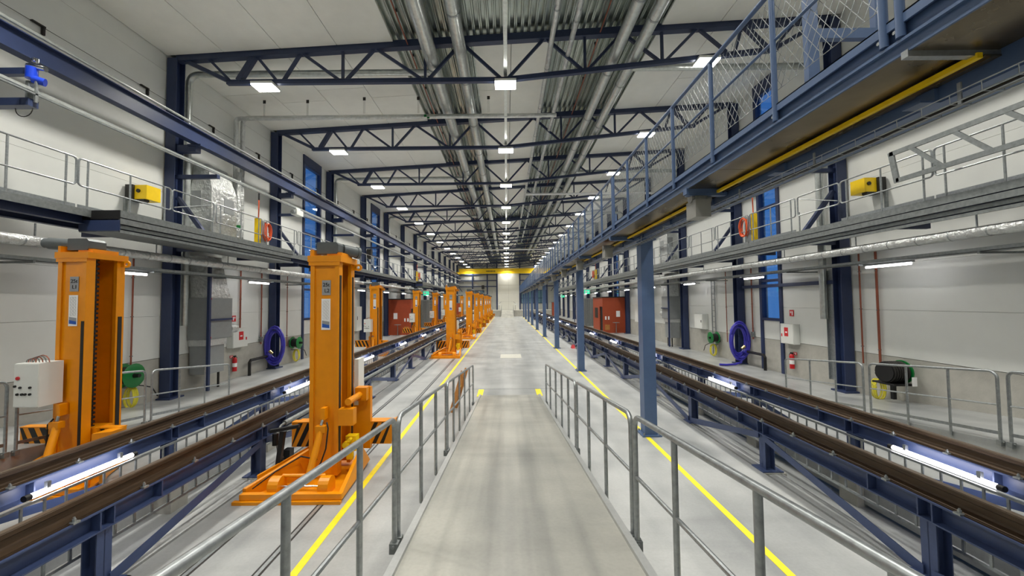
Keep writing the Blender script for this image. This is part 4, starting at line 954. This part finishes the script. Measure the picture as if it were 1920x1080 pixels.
# aluminium frame above the right gallery (folding barrier)
t = T('barrier_frame', 'long flat aluminium barrier frame with slanting bars over right gallery', 'frame', (8.55, 0, 0))
fp = lambda y, z: (0, y, z)
O('long_bar', MB().bar(fp(8.42, 6.02), fp(4.2, 6.02), .04, .095), 'galv_dull', t); O('long_bar', MB().bar(fp(8.3, 5.40), fp(4.2, 5.40), .04, .095), 'galv_dull', t); O('end_bar', MB().bar(fp(8.40, 6.06), fp(8.29, 5.36), .04, .11), 'galv_dull', t)
for y in (7.97, 7.2, 6.43, 5.66, 4.9): O('slant_bar', MB().bar(fp(y, 6.0), fp(y - .54, 5.42), .035, .075), 'galv_dull', t)
O('stand', MB().box(-.02, .02, 4.6, 4.65, ZD, 5.98), 'galv_dull', t)

# ---------------------------------------------------------------- cabins, cages and doors farther down the hall
for s in (-1, 1):
    t = T('cabin', 'rust red cabin standing against the %s wall' % side(s), 'cabin', (s * 9.1, 32.5, ZO))
    O('front_wall', MB().box(-1.0, 1.0, 0, .06, 0, 2.98), 'cabin_red', t); O('back_wall', MB().box(-1, 1, 3.5, 3.56, 0, 2.98), 'cabin_red', t); O('side_wall', MB().box(*sorted((-s * 1.0, -s * .94)), 1.1, 3.56, 0, 2.98).box(*sorted((-s * 1.0, -s * .94)), 0.06, 1.1, 2.2, 2.98), 'cabin_red', t); O('side_wall', MB().box(*sorted((s * 1.0, s * .94)), .06, 3.5, 0, 2.98), 'cabin_red', t); O('roof', MB().box(-1.04, 1.04, -.04, 3.6, 2.98, 3.06), 'dark_rubber', t)
    O('doorway', MB().box(*sorted((-s * .9, -s * .92)), .1, 1.1, 0, 2.2), 'black', t); O('window', MB().box(*sorted((-s * 1.01, -s * .99)), 1.7, 2.8, 1.2, 2.1), 'dark_rubber', t)
    O('notice', MB().box(s * .3 - .16, s * .3 + .16, -.015, 0, 1.35, 1.85), 'plain_white', t)
    for x in (-.75, -.5): O('handle', MB().box(s * x - .06, s * x + .06, -.03, 0, 1.12, 1.4), 'plain_white', t)
    O('vent', MB().box(s * -.62 - .2, s * -.62 + .2, -.012, 0, .25, .7), 'wood_brown', t)
    b = T('bistro_table', 'small round table in front of the %s rust red cabin' % side(s), 'table', (s * 9.05, 31.9, ZO)); O('table_top', MB().cyl((0, 0, .88), (0, 0, .91), .28, 16), 'galv_dull', b); O('stem', MB().cyl((0, 0, .02), (0, 0, .88), .03, 8), 'galv_dull', b); O('foot', MB().cyl((0, 0, 0), (0, 0, .02), .2, 14), 'galv_dull', b)
    t = T('mesh_cage', 'grey sheet metal cage with ladder beside the %s cabin' % side(s), 'cage', (s * 8.8, 41.0, ZO))
    for k in range(5): O('sheet_panel', MB().box(-.9 + .36 * k + .01, -.9 + .36 * (k + 1) - .01, 0, .04, 0.05, 2.9), 'galv_dull', t)
    O('frame', MB().box(-.95, .95, -.02, .06, 2.9, 3.0).box(-.95, -.9, -.02, 2, 0, 3).box(.9, .95, -.02, 2, 0, 3), 'galv', t); O('ladder_stile', MB().box(s * -.75 - .22, s * -.75 - .19, -.12, -.08, 0, 4.25).box(s * -.75 + .19, s * -.75 + .22, -.12, -.08, 0, 4.25), 'galv', t)
    for k in range(12): O('rung', MB().box(s * -.75 - .2, s * -.75 + .2, -.11, -.09, .3 + .33 * k, .34 + .33 * k), 'galv', t)
    for k, (y, xx, zz) in enumerate(((40.5, 7.6, 3.55), (63.0, 8.3, 3.4))):
        t = T('exit_sign', 'lit green exit sign hanging under the %s gallery, %s one' % (side(s), 'closer' if k == 0 else 'farther'), 'sign', (s * xx + s * .9, y, zz)); O('light_box', MB().box(-.28, .28, 0, .08, 0, .42), 'exit_green', t); O('pictogram', MB().box(-.2, -.02, -.006, 0, .1, .34).box(.04, .2, -.006, 0, .18, .26), 'plain_white', t); O('hanger', MB().box(-.02, .02, .03, .05, .42, .9), 'galv_dull', t)
    t = T('hose_rack', 'dark blue hoses hanging on a rack by the %s wall far away' % side(s), 'rack', (s * 9.3, 49.5, ZO))
    for k in range(6): O('hanging_hose', MB().tube([(-.5 + .2 * k, 0, 3.2), (-.5 + .2 * k + .05, -.05, 2.2), (-.48 + .2 * k, .04, 1.2), (-.45 + .2 * k, 0, .4 + .1 * (k % 3))], .06, 8), 'blue_hose' if k % 2 else 'navy', t, smooth=True)
    O('rack_bar', MB().box(-.6, .6, -.05, .05, 3.2, 3.3), 'navy', t); O('rack_post', MB().box(-.62, -.54, -.05, .05, 0, 3.3).box(.54, .62, -.05, .05, 0, 3.3), 'navy', t)
    t = T('stair_block', 'small rust red door beside a stair at the %s far corner' % side(s), 'door', (s * 8.6, 68, ZO)); O('leaf', MB().box(-.6, .6, 0, .06, 0, 2.5), 'cabin_red', t); O('frame', MB().box(-.7, -.6, -.02, .1, 0, 2.6).box(.6, .7, -.02, .1, 0, 2.6).box(-.7, .7, -.02, .1, 2.5, 2.6), 'galv_dull', t)

# ---------------------------------------------------------------- overhead crane at the far end
t = T('bridge_crane', 'yellow bridge crane girder spanning the far end of the hall', 'crane', (0, 74.2, 0))
O('girder', MB().box(-9.1, 9.1, -.3, .3, 8.28, 9.15), 'yellow', t); O('top_flange', MB().box(-9.1, 9.1, -.36, .36, 9.15, 9.19), 'yellow', t); O('bottom_flange', MB().box(-9.1, 9.1, -.36, .36, 8.24, 8.28), 'yellow', t)
for s in (-1, 1): O('end_carriage', MB().box(s * 9.28 - .15, s * 9.28 + .15, -1.5, 1.5, 8.14, 8.5), 'yellow', t)
O('hoist', MB().box(-.1, 1.0, -.8, -.36, 8.0, 8.3).cyl((-.2, -.58, 8.15), (1.1, -.58, 8.15), .2, 12), 'dark_rubber', t) if False else None
lt = MB()
for k in range(9): lt.box(-3.9 + .20 * k, -3.9 + .20 * k + (.15 if k % 3 else .12), -.306, -.30, 8.58, 8.80)
for k in range(8): lt.box(-.35 + .22 * k, -.35 + .22 * k + .10, -.306, -.30, 8.78, 8.98)
O('lettering', lt, 'black', t)
O('side_rail', MB().box(-9, 9, -.40, -.36, 8.9, 8.94), 'yellow_paint', t)
t = T('traffic_light', 'black signal box on a thin post before the far wall', 'signal', (-4.7, 76.6, 1.15)); O('box', MB().box(-.28, .28, -.1, .1, 4.2, 4.95), 'black', t); O('pole', MB().cyl((0, 0, 0), (0, 0, 4.2), .05, 8), 'dark_rubber', t, smooth=True)
for s, x in ((-1, -1.45), (1, 1.7)):
    t = T('fan_heater', 'small pale equipment on a stand at the %s of the far door' % side(s), 'equipment', (x, 74.5, 1.15)); O('box', MB().box(-.25, .25, -.1, .1, .95, 1.3), 'white_box', t); O('pole', MB().cyl((0, 0, 0), (0, 0, .95), .04, 8), 'galv', t, smooth=True); O('arm', MB().bar((0, 0, 1.3), (-s * .4, 0, 1.6), .06, .06), 'galv_dull', t)

for s in (-1, 1):
    t = T('lifeline', 'thin safety wire on small brackets high on the %s wall' % side(s), 'wire', (s * 10.1, 0, 0))
    O('wire', MB().cyl((0, 1, 8.95 if s < 0 else 9.4), (0, 70, 8.95 if s < 0 else 9.4), .006, 5), 'dark_rubber', t)
    bm_ = mesh('bracket', MB().box(-.03, .03, -.22, .02, 8.95, 8.98).box(*sorted((0, s * .04)), -.02, .02, 8.8, 9.0).box(-.02, .02, -.02, .02, 8.78, 8.95), 'dark_rubber')
    for k in range(24): O('bracket', bm_, None, t, (0, 3.3 + 2.45 * k, 0 if s < 0 else .45))

t = T('folding_trestle', 'brown folding trestle leaning outside the left ramp railing', 'trestle', (-1.30, 10.0, 0))
for k in (0, 1):
    O('plank', MB().bar((-.16 + .06 * k, .02 + .42 * k, .0), (.12 + .06 * k, .25 + .42 * k, 1.02), .10, .03, (0, 1, 0)), 'wood_brown', t)
O('cross_board', MB().bar((-.06, .12, .40), (.0, .56, .40), .03, .14), 'wood_brown', t); O('top_board', MB().bar((.09, .2, .9), (.15, .7, .9), .03, .12), 'wood_brown', t); O('yellow_tag', MB().box(.02, .05, .26, .42, .58, .70), 'yellow', t)
